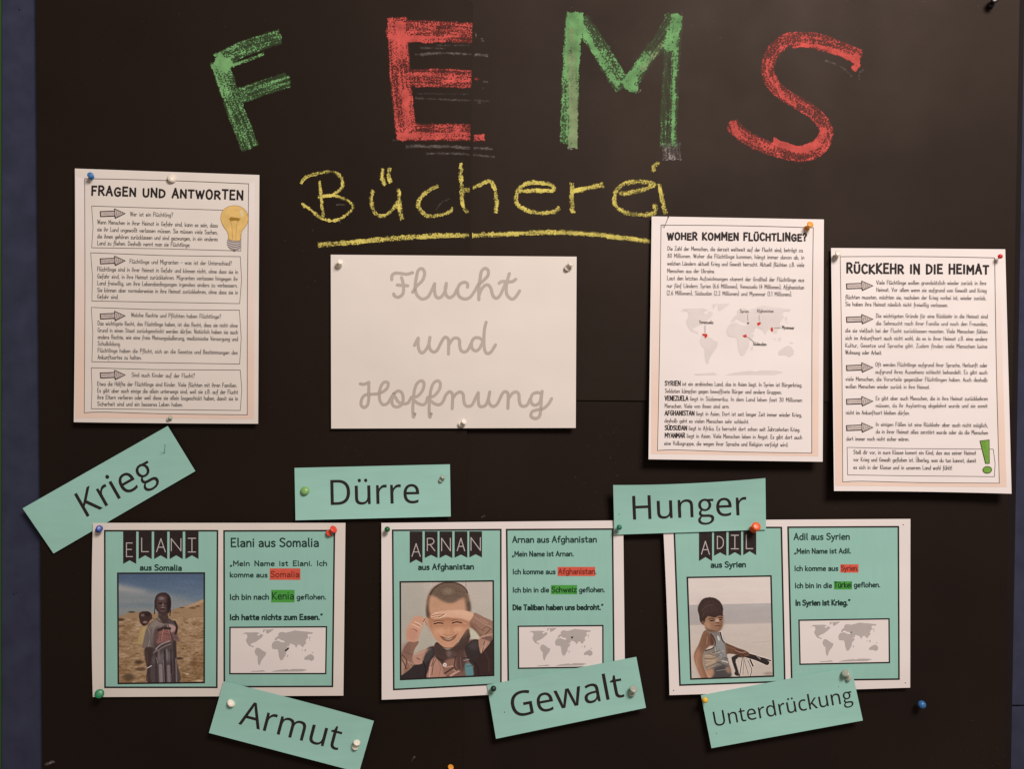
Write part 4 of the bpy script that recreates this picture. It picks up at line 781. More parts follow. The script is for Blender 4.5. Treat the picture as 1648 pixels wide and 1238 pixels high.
def peach(sheet, quad, inner):
    """the poster's printed background: white at the top turning peach downwards, round the inner page"""
    nb = 24; V = []; C = []; F = []
    for j in range(nb+1):
        v = j/nb; t = min(1, max(0, (v-.05)/.75)); c = np.array(PAPER)*(1-t)+np.array((.78, .625, .54))*t
        L = [bil(quad, 0, v), bil(inner, 0, v), bil(inner, 1, v), bil(quad, 1, v)]
        for q in L: V.append(W(*q, sheet.h(*q)+O1)); C.append(c)
    for j in range(nb):
        for i in (0, 2): F.append((j*4+i, (j+1)*4+i, (j+1)*4+i+1, j*4+i+1))
    b = len(V); Q = [bil(inner, i/8, 1) for i in range(9)]+[bil(quad, i/8, 1) for i in range(9)]
    c = np.array((.78, .625, .54))
    for q in Q: V.append(W(*q, sheet.h(*q)+O1)); C.append(c)
    for i in range(8): F.append((b+i, b+9+i, b+10+i, b+1+i))
    sheet.adopt(obj('peach_border', mesh('peach_border', V, F, [M['colour']], None, sheet.o, cols=np.array(C))))
def arrow(sheet, f, x0, x1, cy, hh=24):
    p = P(); w_ = x1-x0; xm = x0+w_*.58
    body = [(x0, cy-hh*.75), (xm, cy-hh*.95), (xm, cy-hh*1.7), (x1, cy-hh*.1), (xm+6, cy+hh*1.5), (xm, cy+hh*.75), (x0+3, cy+hh*.95)]
    p.poly([f(*q) for q in body], 'arrow_fill', O3)
    p.line([f(*q) for q in body], 1.35, 'ink', O4, closed=True); p.line([f(xm, cy-hh*.9), f(xm, cy+hh*.75)], .9, 'ink', O4)
    for k in range(4): p.line([f(xm+8+k*17, cy+hh*(1.2-.25*k)), f(xm+20+k*15, cy-hh*(1.1-.25*k))], .5, 'ink', O4)
    p.line([f(x0+8, cy), f(xm-6, cy-2)], .45, 'ink_line', O4)
    p.build(sheet, 'arrow_symbol')
def box(p, f, pts, wd=.8): p.line(cr([f(*q) for q in pts], 1, True), wd, 'ink_line', O3, closed=True, step=12)
def title(sheet, f, s, a, b, cap, wd, sub=None):
    p = P(); text(p, s, f(*a), f(*b), cap, wd, 'ink', O3, gap=1.5, base=3, space=4.2, jit=.3, subst=sub, maxk=3); p.build(sheet, 'heading')
def outline(p, sheet, f, TL, TR, BR, BL):
    q = [f(*TL), f(*TR), f(*BR), f(*BL)]
    top = [bil([q[0], q[1], q[1], q[0]], t, 0) for t in (0, .33, .66, 1)]; top = [(x, y+(-1 if 0 < i < 3 else 0)) for i, (x, y) in enumerate(top)]
    bot = [bil([q[3], q[2], q[2], q[3]], t, 0) for t in (0, .12, .5, 1)]; bot = [bot[0], (bot[1][0], bot[1][1]-1.6), bot[2], bot[3]]
    rt = [q[1], ((q[1][0]+q[2][0])/2-1, (q[1][1]+q[2][1])/2), q[2]]; lf = [q[3], ((q[0][0]+q[3][0])/2+.8, (q[0][1]+q[3][1])/2), q[0]]
    pts = cr(top, 3)[:-1]+cr(rt, 3)[:-1]+list(reversed(cr(bot, 3)))[:-1]+cr(lf, 3)[:-1]
    p.line(pts, 1.05, 'ink_line', O2, closed=True, step=12); return q

# poster one: questions and answers
fa = z((110, 260), 5.15); fb = z((110, 470), 5.15)
ps = Sheet([(120.5, 271), (417.4, 281.4), (415.4, 682.2), (118.7, 679.7)], plainlift(.0120, ('m', -.001), ('w', .0008, 5, 7), ('b', .003, 2), ('mv', .002)), 'info_poster',
    'white info poster with a yellow lightbulb drawing, headed FRAGEN UND ANTWORTEN', 'poster', M['paper_dimmed'], 'printed info posters', bows=(0, 0, .5, 1))
p = P(); q = outline(p, ps, fa, (135, 140), (1495, 183), (1483, 2101), (132, 2084)); p.build(ps, 'page_outline')
peach(ps, [fa(62, 120), fa(1545, 165), fb(1538, 1052), fb(58, 1045)], q)
title(ps, fa, 'FRAGEN UND ANTWORTEN', (192, 276), (1447, 314), 13.2, 3.0)
boxes = P()
box(boxes, fa, [(193, 367), (1290, 402), (1432, 404), (1430, 740), (800, 722), (193, 713), (205, 540)]); box(boxes, fa, [(185, 755), (800, 778), (1425, 787), (1436, 980), (1420, 1177), (195, 1155), (200, 950)])
box(boxes, fb, [(190, 127), (700, 145), (1418, 150), (1433, 380), (1420, 597), (195, 578), (203, 340)]); box(boxes, fb, [(190, 628), (700, 643), (1425, 647), (1438, 810), (1425, 982), (190, 968), (196, 800)])
boxes.build(ps, 'box_lines')
for f, cy in ((fa, 432), (fa, 824), (fb, 200), (fb, 690)): arrow(ps, f, 264, 470, cy)
C6, T6 = 6.8, .74
T = [P() for _ in range(4)]
lines(T[0], fa, [(512, 450, 868, 458, 'Wer ist ein Flüchtling?'), (240, 516, 1237, 545, 'Wenn Menschen in ihrer Heimat in Gefahr sind, kann es sein, dass'), (240, 576, 1237, 602, 'sie ihr Land ungewollt verlassen müssen. Sie müssen viele Sachen,'),
  (240, 634, 1237, 658, 'die ihnen gehören zurücklassen und sind gezwungen, in ein anderes'), (240, 690, 1010, 706, 'Land zu fliehen. Deshalb nennt man sie Flüchtlinge.')], C6, T6)
lines(T[1], fa, [(508, 843, 1355, 860, 'Flüchtlinge und Migranten – was ist der Unterschied?'), (240, 906, 1405, 930, 'Flüchtlinge sind in ihrer Heimat in Gefahr und können nicht, ohne dass sie in'), (240, 966, 1405, 988, 'Gefahr sind, in ihre Heimat zurückkehren. Migranten verlassen hingegen ihr'),
  (240, 1022, 1402, 1043, 'Land freiwillig, um ihre Lebensbedingungen irgendwo anders zu verbessern.'), (240, 1080, 1405, 1100, 'Sie können aber normalerweise in ihre Heimat zurückkehren, ohne dass sie in'), (240, 1135, 415, 1138, 'Gefahr sind.')], C6, T6)
lines(T[2], fb, [(520, 206, 1265, 220, 'Welche Rechte und Pflichten haben Flüchtlinge?'), (243, 275, 1402, 293, 'Das wichtigste Recht, das Flüchtlinge haben, ist das Recht, dass sie nicht ohne'), (243, 332, 1405, 349, 'Grund in einen Staat zurückgeschickt werden dürfen. Natürlich haben sie auch'),
  (243, 388, 1405, 406, 'andere Rechte, wie eine freie Meinungsäußerung, medizinische Versorgung und'), (243, 443, 432, 446, 'Schulbildung.'), (243, 500, 1402, 518, 'Flüchtlinge haben die Pflicht, sich an die Gesetze und Bestimmungen des'), (243, 556, 606, 560, 'Ankunftsortes zu halten.')], C6, T6)
lines(T[3], fb, [(525, 703, 1048, 712, 'Sind auch Kinder auf der Flucht?'), (240, 777, 1398, 790, 'Etwa die Hälfte der Flüchtlinge sind Kinder. Viele flüchten mit ihren Familien.'), (240, 833, 1405, 846, 'Es gibt aber auch einige die allein unterwegs sind, weil sie z.B. auf der Flucht'),
  (240, 888, 1405, 900, 'ihre Eltern verlieren oder weil diese sie allein losgeschickt haben, damit sie in'), (240, 944, 950, 950, 'Sicherheit sind und ein besseres Leben haben.')], C6, T6)
for t in T: t.build(ps, 'text_block')
zb = z((350, 320), 12.38); p = P()
bulbo = cr([(225, 800), (215, 720), (190, 640), (130, 560), (85, 470), (65, 370), (90, 260), (150, 190), (240, 145), (340, 132), (440, 145), (530, 200), (590, 280), (610, 370), (600, 470), (550, 560), (490, 640), (465, 720), (455, 820), (340, 835)], 3, True)
p.poly([zb(*q) for q in bulbo], 'bulb_yellow', O4); p.line([zb(*q) for q in bulbo], .55, 'bulb_brown', O5, closed=True)
p.poly([zb(*q) for q in cr([(450, 240), (490, 220), (520, 280), (500, 360), (460, 330)], 3, True)], 'bulb_shine', O5)
p.poly([zb(*q) for q in [(215, 400), (270, 360), (470, 390), (430, 420), (440, 445), (350, 430), (240, 445), (250, 415)]], 'bulb_brown', O5)
for s_ in ([(265, 440), (290, 560), (300, 800)], [(400, 440), (375, 560), (365, 830)]): p.line([zb(*q) for q in s_], .5, 'bulb_brown', O5)
p.poly([zb(*q) for q in cr([(210, 800), (340, 835), (460, 815), (475, 900), (440, 990), (360, 1045), (290, 1030), (215, 960), (188, 890)], 3, True)], 'bulb_grey', O4)
for k in range(4): p.line([zb(*q) for q in cr([(200+6*k, 820+45*k), (330, 872+46*k), (466-6*k, 850+45*k)], 4)], .8, 'ink_line', O5)
for k in range(3): p.line([zb(*q) for q in cr([(205+8*k, 848+45*k), (330, 893+46*k), (440-8*k, 878+45*k)], 4)], .5, 'paper', O5)
p.poly([zb(*q) for q in [(300, 1015), (370, 1015), (345, 1048), (310, 1042)]], 'ink_line', O5)
p.build(ps, 'lightbulb_drawing')

# poster two: where refugees come from
fc = z((1030, 340), 5.316); fd = z((1030, 560), 5.316)
pw = Sheet([(1048.8, 348), (1326, 353), (1324, 743.5), (1043.7, 739.5)], plainlift(.0085, ('b', .011, 1.6), ('w', .0008, 6, 5), ('tr', .002, 2)), 'info_poster',
    'white info poster with a pale world map and red marks, headed WOHER KOMMEN FLÜCHTLINGE?', 'poster', M['paper'], 'printed info posters', bows=(0, 0, 0, 0))
p = P(); q = outline(p, pw, fc, (180, 118), (1483, 140), (1470, 2071), (150, 2049)); p.build(pw, 'page_outline')
peach(pw, [fc(105, 95), fc(1535, 115), fd(1526, 930), fd(95, 908)], q)
title(pw, fc, 'WOHER KOMMEN FLÜCHTLINGE?', (234, 240), (1425, 253), 11.0, 2.8)
p = P(); p2 = P()
lines(p, fc, [(236, 334, 1398, 349, 'Die Zahl der Menschen, die derzeit weltweit auf der Flucht sind, beträgt ca.'), (236, 396, 1405, 411, '80 Millionen. Woher die Flüchtlinge kommen, hängt immer davon ab, in'), (234, 461, 1405, 475, 'welchen Ländern aktuell Krieg und Gewalt herrscht. Aktuell flüchten z.B. viele'),
  (234, 525, 640, 528, 'Menschen aus der Ukraine.'), (232, 587, 1404, 603, 'Laut den letzten Aufzeichnungen stammt der Großteil der Flüchtlinge aus'), (230, 652, 1404, 667, 'nur fünf Ländern: Syrien (6.6 Millionen), Venezuela (4 Millionen), Afghanistan'), (230, 715, 1300, 726, '(2.6 Millionen), Südsudan (2.2 Millionen) und Myanmar (1.1 Millionen).')], 6.6, .74)
p.build(pw, 'text_block')
lines(p2, fd, [(214, 322, 1387, 334, '@SYRIEN ist ein arabisches Land, das in Asien liegt. In Syrien ist Bürgerkrieg.'), (214, 384, 1213, 395, 'Soldaten kämpfen gegen bewaffnete Bürger und andere Gruppen.'), (212, 449, 1387, 463, '@VENEZUELA liegt in Südamerika. In dem Land leben fast 30 Millionen'), (212, 513, 765, 517, 'Menschen. Viele von ihnen sind arm.'),
  (212, 576, 1384, 590, '@AFGHANISTAN liegt in Asien. Dort ist seit langer Zeit immer wieder Krieg,'), (210, 639, 932, 648, 'deshalb geht es vielen Menschen sehr schlecht.'), (210, 702, 1370, 716, '@SÜDSUDAN liegt in Afrika. Es herrscht dort schon seit Jahrzehnten Krieg.'), (210, 767, 1387, 782, '@MYANMAR liegt in Asien. Viele Menschen leben in Angst. Es gibt dort auch'), (208, 832, 1268, 845, 'eine Volksgruppe, die wegen ihrer Sprache und Religion verfolgt wird.')], 6.6, .74)
p2.build(pw, 'text_block')
p = P()
for s_, y_, x1_ in (('SYRIEN', 321.5, 347), ('VENEZUELA', 449.5, 412), ('AFGHANISTAN', 576.5, 465), ('SÜDSUDAN', 702.5, 402), ('MYANMAR', 767.5, 385)): text(p, s_, fd(213, y_), fd(x1_, y_+1.5), 7.2, 1.25, 'ink', O4)
p.build(pw, 'bold_words')
zm = z((1080, 480), 7.165); wm = lambda x, y: zm(100+(x-275)*1.2, 60+(y-125)*1.267)
p = P(); worldmap(p, wm, 'map_pale', O2); p.build(pw, 'world_map')
p = P()
for s_ in ('360,410 415,410 420,440 392,467 384,440 362,430', '990,288 1012,278 1036,275 1032,300 1005,322 992,305', '1150,345 1166,330 1180,365 1164,392 1148,368', '824,430 850,422 868,416 876,452 846,454 828,440'): p = P(); p.poly([zm(*map(float, q.split(','))) for q in s_.split()], 'red_mark', O3); p.build(pw, 'country_mark')
p = P(); p.poly([zm(*q) for q in [(878, 280), (900, 278), (896, 296), (880, 300)]], 'ink', O3); p.build(pw, 'country_mark')
p = P()
for s_, a_, b_, c_, d_ in (('Venezuela', (325, 292), (485, 294), (392, 312), (392, 400)), ('Syrien', (795, 166), (895, 168), (884, 185), (884, 258)), ('Afghanistan', (990, 162), (1180, 166), (1015, 195), (1015, 262)), ('Myanmar', (1280, 352), (1420, 358), (1185, 342), (1262, 342)), ('Südsudan', (945, 543), (1100, 547), (882, 448), (948, 498))):
    p = P(); text(p, s_, zm(*a_), zm(*b_), 5.2, .75, 'ink_soft', O4, hand=True); p.build(pw, 'map_label')
    p = P(); p.line([zm(*c_), zm(*d_)], .6, 'ink_soft', O4); p.build(pw, 'pointer_line')

# poster three: going back home
fe = z((1330, 390), 5.316); ff = z((1330, 590), 5.316)
pr_ = Sheet([(1337.5, 399), (1617.8, 401), (1628, 795), (1342.3, 790.6)], plainlift(.0085, ('b', .013, 1.5), ('w', .0008, 5, 6), ('m', -.002)), 'info_poster',
    'white info poster with a green exclamation mark, headed RÜCKKEHR IN DIE HEIMAT', 'poster', M['paper'], 'printed info posters', bows=(0, 0, -1.0, 0))
p = P(); q = outline(p, pr_, fe, (118, 122), (1440, 132), (1480, 2063), (140, 2053)); p.build(pr_, 'page_outline')
peach(pr_, [fe(60, 100), fe(1478, 108), ff(1542, 1034), ff(76, 1022)], q)
title(pr_, fe, 'RÜCKKEHR IN DIE HEIMAT', (174, 262), (1388, 268), 14, 3.2)
for f, cy in ((fe, 374), (fe, 660), (fe, 1074), (ff, 300), (ff, 525)): arrow(pr_, f, 172, 398, cy, 25)
T = [P() for _ in range(6)]
lines(T[0], fe, [(428, 360, 1367, 364, 'Viele Flüchtlinge wollen grundsätzlich wieder zurück in ihre'), (428, 421, 1370, 429, 'Heimat. Vor allem wenn sie aufgrund von Gewalt und Krieg'), (163, 484, 1367, 493, 'flüchten mussten, möchten sie, nachdem der Krieg vorbei ist, wieder zurück.'), (163, 544, 1040, 553, 'Sie haben ihre Heimat nämlich nicht freiwillig verlassen.')], 6.6, .74)
lines(T[1], fe, [(425, 645, 1380, 650, 'Die wichtigsten Gründe für eine Rückkehr in die Heimat sind'), (425, 708, 1378, 715, 'die Sehnsucht nach ihrer Familie und nach den Freunden,'), (163, 770, 1378, 780, 'die sie vielfach bei der Flucht zurücklassen mussten. Viele Menschen fühlen'), (163, 834, 1376, 843, 'sich im Ankunftsort auch nicht wohl, da es in ihrer Heimat z.B. eine andere'), (163, 898, 1376, 907, 'Kultur, Gesetze und Sprache gibt. Zudem finden viele Menschen keine'), (163, 958, 475, 961, 'Wohnung oder Arbeit.')], 6.6, .74)
lines(T[2], fe, [(420, 1062, 1377, 1069, 'Oft werden Flüchtlinge aufgrund ihrer Sprache, Herkunft oder'), (420, 1124, 1377, 1130, 'aufgrund ihres Aussehens schlecht behandelt. Es gibt auch')], 6.6, .74)
lines(T[2], ff, [(165, 122, 1377, 131, 'viele Menschen, die Vorurteile gegenüber Flüchtlingen haben. Auch deshalb'), (165, 186, 885, 191, 'wollen Menschen wieder zurück in ihre Heimat.')], 6.6, .74)
lines(T[3], ff, [(423, 288, 1380, 291, 'Es gibt aber auch Menschen, die in ihre Heimat zurückkehren'), (423, 350, 1378, 353, 'müssen, da ihr Asylantrag abgelehnt wurde und sie somit'), (168, 410, 712, 413, 'nicht im Ankunftsort bleiben dürfen.')], 6.6, .74)
lines(T[4], ff, [(423, 510, 1380, 520, 'In einigen Fällen ist eine Rückkehr aber auch nicht möglich,'), (423, 573, 1382, 583, 'da in ihrer Heimat alles zerstört wurde oder da die Menschen'), (172, 634, 708, 637, 'dort immer noch nicht sicher wären.')], 6.6, .74)
lines(T[5], ff, [(232, 750, 1280, 756, 'Stell dir vor, in eure Klasse kommt ein Kind, das aus seiner Heimat'), (232, 812, 1280, 822, 'vor Krieg und Gewalt geflohen ist. Überleg, was du tun kannst, damit'), (232, 878, 1075, 885, 'es sich in der Klasse und in unserem Land wohl fühlt!')], 6.6, .74)
for t in T: t.build(pr_, 'text_block')
p = P(); box(p, ff, [(178, 692), (600, 702), (1428, 708), (1444, 830), (1438, 943), (700, 936), (182, 928)]); p.build(pr_, 'box_lines')
p = P(); e1 = [ff(*q) for q in [(1315, 637), (1393, 628), (1395, 830), (1362, 830)]]; e2 = [ff(1377+38*math.cos(a*.3927), 885+30*math.sin(a*.3927)) for a in range(16)]
for e in (e1, e2): p.poly(e, 'green_mark', O4); p.line(e, .9, 'ink', O5, closed=True)
p.build(pr_, 'exclamation_mark')

# ------------------------------------------------------------------ landscape sheet with cursive words
pf = Sheet([(532.3, 409.8), (928, 413), (926.6, 689), (533, 690)], plainlift(.0095, ('w', .0007, 6, 5), ('mv', .0015), ('br', .003, 2), ('bl', .003, 2)), 'title_sheet',
    'plain white landscape sheet reading Flucht und Hoffnung in pale grey cursive', 'sheet', M['paper_dimmed'])
def cursive(f, strokes, wd, name):
    p = P()
    for k, s_ in enumerate(strokes):
        pts = cr([f(*map(float, q.split(','))) for q in s_.split()], 6)
        o = O1+.00001*k
        p.line(pts, wd, 'cursive', o, cap=0)
        for e in (pts[0], pts[-1]): p.blob(e[0], e[1], wd/2, 'cursive', o+.000005, 12)
    p.build(pf, 'handwritten_word', label=name)
cursive(z((620, 420), 7.165), ['75,215 80,165 120,140 190,145 250,152 315,135', '188,190 205,250 212,320 200,385 150,418 110,405 98,380', '140,277 260,285', '316,360 350,305 375,278 430,222 455,140 425,88 380,110 358,200 345,300 365,390 425,438 490,415 530,350 570,262',
 '570,262 568,330 580,400 615,427 660,400 695,330 705,258', '705,258 692,330 705,395 745,422 795,390 830,320', '950,300 948,262 910,245 855,275 835,345 855,410 915,438 975,420 1030,350 1075,272 1130,228 1185,165 1185,105 1150,85 1110,120 1095,200 1080,300 1080,445',
 '1085,390 1105,335 1145,285 1190,278 1220,320 1240,395 1280,430 1325,395 1360,320 1390,250', '1432,145 1410,220 1395,310 1405,390 1455,438 1500,420 1550,345', '1315,255 1350,235 1420,240 1470,235 1505,210'], 5.1, 'cursive grey word Flucht')
cursive(z((655, 505), 10.3), ['125,525 185,405 183,500 200,600 245,650 305,610 360,510 380,395', '380,395 365,500 385,590 440,635 500,605 560,490 610,405 645,390 685,420 692,500 688,668', '698,510 760,420 825,402 870,440 875,530 895,605 950,635 1010,600 1060,500',
 '1240,430 1190,397 1110,410 1070,490 1085,580 1140,615 1200,580 1250,480', '1312,140 1285,260 1275,420 1280,560 1305,640 1350,660 1405,620 1468,515'], 5.0, 'cursive grey word und')
cursive(z((570, 600), 9.694), ['95,172 150,182 230,150', '230,150 228,300 228,400 210,500 155,545 108,500 120,410 170,350 260,338 370,328 460,290 520,230 530,160 480,145 430,190 395,300 400,430 450,498 520,480 570,400 620,325',
 '620,325 590,420 600,500 660,535 740,500 765,400 740,310 680,285 620,330', '635,370 690,455 760,485 840,470 890,385', '890,385 990,365 1070,270 1090,170 1050,125 980,170 940,280 925,420 915,560 925,690 945,645', '930,430 1000,480 1070,500 1120,470 1145,385',
 '1145,385 1240,365 1325,270 1345,170 1300,125 1235,170 1195,280 1180,420 1170,560 1180,690 1200,645', '1185,430 1250,480 1320,500 1380,460 1430,350 1490,295 1535,340 1535,450 1530,560', '1541,400 1591,330 1656,300 1701,340 1711,430 1731,500 1781,525 1841,500 1891,400 1936,312',
 '1936,312 1936,430 1951,510 1991,530 2051,505 2091,420 2116,300', '2116,300 2098,430 2126,500 2171,525 2231,490 2291,370 2326,310 2366,295 2401,330 2403,450 2399,555', '2414,395 2471,320 2531,300 2571,340 2576,430 2596,500 2641,525 2701,500 2751,400',
 '2901,320 2851,308 2781,340 2756,420 2781,490 2836,505 2896,460 2920,370', '2933,290 2921,400 2913,560 2891,680 2826,715 2761,680 2776,610 2851,580 2951,560 3031,490 3081,405'], 4.9, 'cursive grey word Hoffnung')

# ------------------------------------------------------------------ mint cards
CS = {'a': 'a2'}
def frame(p, c, wd, off=O3): p.line(c, wd, 'ink', off, closed=True, step=12)
def card(corners, lift, label, bows, panels, flags, flagw, sub, photo, pq, white, pname, fz, texts, marks, mq, spot):
    s = Sheet(corners, lift, 'portrait_card', label, 'card', M['paper'] if white[0] > 200 else M['paper_dimmed'], 'mint portrait cards', bows)  # a card in weaker light gets the darkened white
    for c in panels:
        p = P(); p.quad(c, 'teal', O1, (12, 16)); frame(p, c, 2.6, O2); p.build(s, 'mint_panel')
    f, top, bw = flags
    for i, (x0, x1, yb, nt, ch, lx0, lx1, ly0, ly1) in enumerate(bw):
        p = P(); ty = top+(0 if len(flags) < 4 else 0)
        p.poly([f(x0, ty), f(x1, ty), f(x1, yb), f((x0+x1)/2, nt), f(x0, yb)], 'banner', O3)
        g = glyph('I2' if ch == 'I' else ch); gx = [a for t in g[1] for a, _ in t]; kx = (lx1-lx0)/(max(gx)-min(gx)); ky = (ly1-ly0)/8
        for t in g[1]: p.line([f(lx0+(a-min(gx))*kx, ly1-b*ky) for a, b in t], 1.5, 'chalkboard_letter', O4)
        p.build(s, 'banner_flag')
    p = P(); text(p, sub[0], f(*sub[1]), f(*sub[2]), 8.8, 2.0, 'card_text', O3, jit=.02, maxk=3, space=2.8, subst=CS); p.build(s, 'caption')
    photo().build(s, 'photograph', pq, white, O2, label=pname)
    p = P(); frame(p, pq, 2.5, O3); p.build(s, 'photo_frame')
    p = P()
    for t in texts: text(p, t[0], fz(*t[1]), fz(*t[2]), t[3], t[4]*1.4, 'card_text', O3, jit=.02, maxk=1.3, base=1.15, space=2.6, subst=CS)
    p.build(s, 'text_block')
    for b, tx, a_, b_, cap, k in marks:
        p = P(); x0, y0, x1, y1 = b; p.quad([fz(x0, y0), fz(x1, y0), fz(x1, y1), fz(x0, y1)], k+'_box', O2, (6, 2))
        text(p, tx, fz(*a_), fz(*b_), cap, 1.5, k+'_text', O4, jit=.02, maxk=3, subst=CS); p.build(s, 'highlight', label='word %s on a %s highlight' % (tx, k))
    p = P(); p.quad(mq, 'paper', O2, (10, 6)); frame(p, mq, 2.2)
    g = lambda x, y: bil(mq, (x-95)/1455, (y-92)/715)
    worldmap(p, g, 'map_grey', O3); p.poly([g(*q) for q in spot], 'ink', O4); p.build(s, 'world_map')
    return s
zc1 = z((140, 830), 4.127); zc2 = z((340, 830), 4.126); zc3 = z((600, 830), 4.126); zc4 = z((790, 830), 4.126); zc5 = z((1060, 830), 4.126); zc6 = z((1250, 830), 4.126)
sy = 1.0
elani = card([(149.5, 842), (556, 842), (552.6, 1120.4), (149.3, 1122.7)], plainlift(.0105, ('w', .0008, 5, 5), ('mv', .002), ('br', .003, 2)), 'mint card headed ELANI with a printed photo of two children in a desert', (0, 0, 0, -2),
  [[(168.6, 854.7), (350, 854.7), (348.9, 1107), (169, 1107)], [(360.6, 855), (538.2, 854.5), (535, 1105.5), (361, 1106)]],
  (zc1, 103, [(240, 327, 322, 298, 'E', 262, 302, 182, 275), (343, 430, 290, 265, 'L', 363, 408, 150, 242), (446, 533, 290, 265, 'A', 462, 520, 155, 242), (549, 636, 290, 265, 'N', 560, 624, 155, 235), (653, 741, 290, 265, 'I', 672, 722, 152, 243)]), 0,
  ('aus Somalia', (352, 364), (628, 366)), photo_field, [(189.6, 923.2), (328.8, 922.8), (328.6, 1099.2), (190.4, 1100.8)], (196, 176, 160), 'printed photo of a child carrying a smaller child in a dry field', zc2,
  [('Elani aus Somalia', (130, 208), (713, 207), 13.6, 1.65), ('„Mein Name ist Elani. Ich', (125, 335), (768, 334), 7.8, 1.15), ('komme aus', (124, 410), (372, 411), 7.8, 1.15), ('Ich bin nach', (124, 560), (382, 558), 8.6, 1.25), ('geflohen.', (568, 558), (762, 557), 7.8, 1.15), ('Ich hatte nichts zum Essen.“', (124, 694), (738, 692), 8.4, 1.55)],
  [((388, 352, 592, 428), 'Somalia', (394, 410), (584, 409), 9.2, 'red'), ((398, 495, 553, 578), 'Kenia', (404, 558), (548, 557), 11.5, 'green')], [(370.2, 1010.4), (525.4, 1009.4), (524.2, 1084.8), (370, 1085)],
  [(925, 445), (945, 435), (960, 418), (992, 408), (985, 430), (945, 462), (930, 465)])
arnan = card([(613.8, 842.1), (1003, 838), (1006, 1104.5), (614.3, 1127)], plainlift(.0105, ('w', .0008, 5, 4), ('mv', .0015), ('bl', .005, 2)), 'mint card headed ARNAN with a printed photo of a smiling boy shading his eyes', (0, 0, 2, 0),
  [[(632, 854), (806, 852.8), (806.2, 1101.5), (633.7, 1110.5)], [(815.4, 852.9), (985.8, 852), (988, 1088), (818, 1098.5)]],
  (zc3, 106, [(245, 330, 317, 293, 'A', 260, 315, 188, 272), (345, 430, 283, 262, 'R', 362, 412, 152, 235), (443, 528, 283, 262, 'N', 457, 515, 152, 235), (543, 628, 281, 260, 'A', 560, 610, 152, 235), (641, 725, 279, 258, 'N', 652, 714, 148, 232)]), 0,
  ('aus Afghanistan', (302, 361), (670, 357)), photo_smile, [(644.2, 937.2), (793.8, 935.5), (794.4, 1087.6), (644.8, 1094.4)], (226, 208, 200), 'printed photo of a smiling boy with one hand at his brow', zc4,
  [('Arnan aus Afghanistan', (144, 180), (702, 178), 9.8, 1.35), ('„Mein Name ist Arnan.', (142, 272), (550, 270), 7.8, 1.15), ('Ich komme aus', (146, 390), (428, 389), 7.8, 1.15), ('.', (695, 388), (700, 388), 7.5, 1.2), ('Ich bin in die', (146, 511), (385, 510), 7.8, 1.15), ('geflohen.', (587, 510), (756, 509), 7.8, 1.15), ('Die Taliban haben uns bedroht.“', (146, 628), (745, 626), 8.0, 1.5)],
  [((443, 342, 693, 403), 'Afghanistan', (449, 389), (690, 388), 8.4, 'red'), ((400, 463, 573, 524), 'Schweiz', (403, 511), (569, 510), 8.6, 'green')], [(834.2, 1008.7), (970.2, 1007.5), (970.4, 1074), (834.6, 1076.3)],
  [(1002, 285), (1030, 272), (1042, 282), (1025, 308), (1003, 305)])
adil = card([(1066.8, 838), (1465.2, 835.6), (1464.8, 1107.5), (1077.5, 1119.6)], plainlift(.0105, ('w', .0008, 4, 5), ('bl', .005, 2), ('r', .001, 2)), 'mint card headed ADIL with a printed photo of a boy holding a bicycle handlebar', (0, 0, 0, 1),
  [[(1085, 849.5), (1257.5, 849.4), (1263, 1097.5), (1094.4, 1103.4)], [(1268.3, 849), (1445.8, 848.2), (1446.8, 1093.7), (1274.2, 1096)]],
  (zc5, 84, [(268, 355, 303, 276, 'A', 284, 337, 172, 258), (368, 450, 268, 246, 'D', 390, 430, 138, 222), (465, 548, 268, 244, 'I', 482, 530, 132, 222), (562, 648, 264, 238, 'L', 582, 625, 130, 222)]), 0,
  ('aus Syrien', (347, 346), (578, 343)), photo_bicycle, [(1106.2, 930), (1240.8, 927.6), (1244.8, 1088.8), (1112, 1093.6)], (228, 212, 206), 'printed photo of a dark haired boy in a vest holding a handlebar', zc6,
  [('Adil aus Syrien', (115, 161), (484, 160), 10, 1.35), ('„Mein Name ist Adil.', (118, 253), (493, 251), 7.8, 1.15), ('Ich komme aus', (119, 368), (407, 367), 7.8, 1.15), ('Ich bin in die', (122, 482), (366, 481), 7.8, 1.15), ('geflohen.', (514, 477), (687, 476), 7.8, 1.15), ('In Syrien ist Krieg.“', (126, 598), (487, 596), 8.4, 1.5)],
  [((423, 325, 543, 380), 'Syrien.', (428, 367), (541, 366), 8.2, 'red'), ((380, 438, 500, 492), 'Türkei', (383, 479), (497, 478), 8.8, 'green')], [(1286, 998.9), (1430.8, 996.6), (1431.4, 1067), (1287.6, 1069.8)],
  [(925, 300), (945, 290), (950, 305), (932, 315)])
for x, y in ((1453.5, 845), (1457, 1100), (1084, 1112)): p = P(); p.blob(x, y, .9, 'hole', O1); p.build(adil, 'pin_hole')

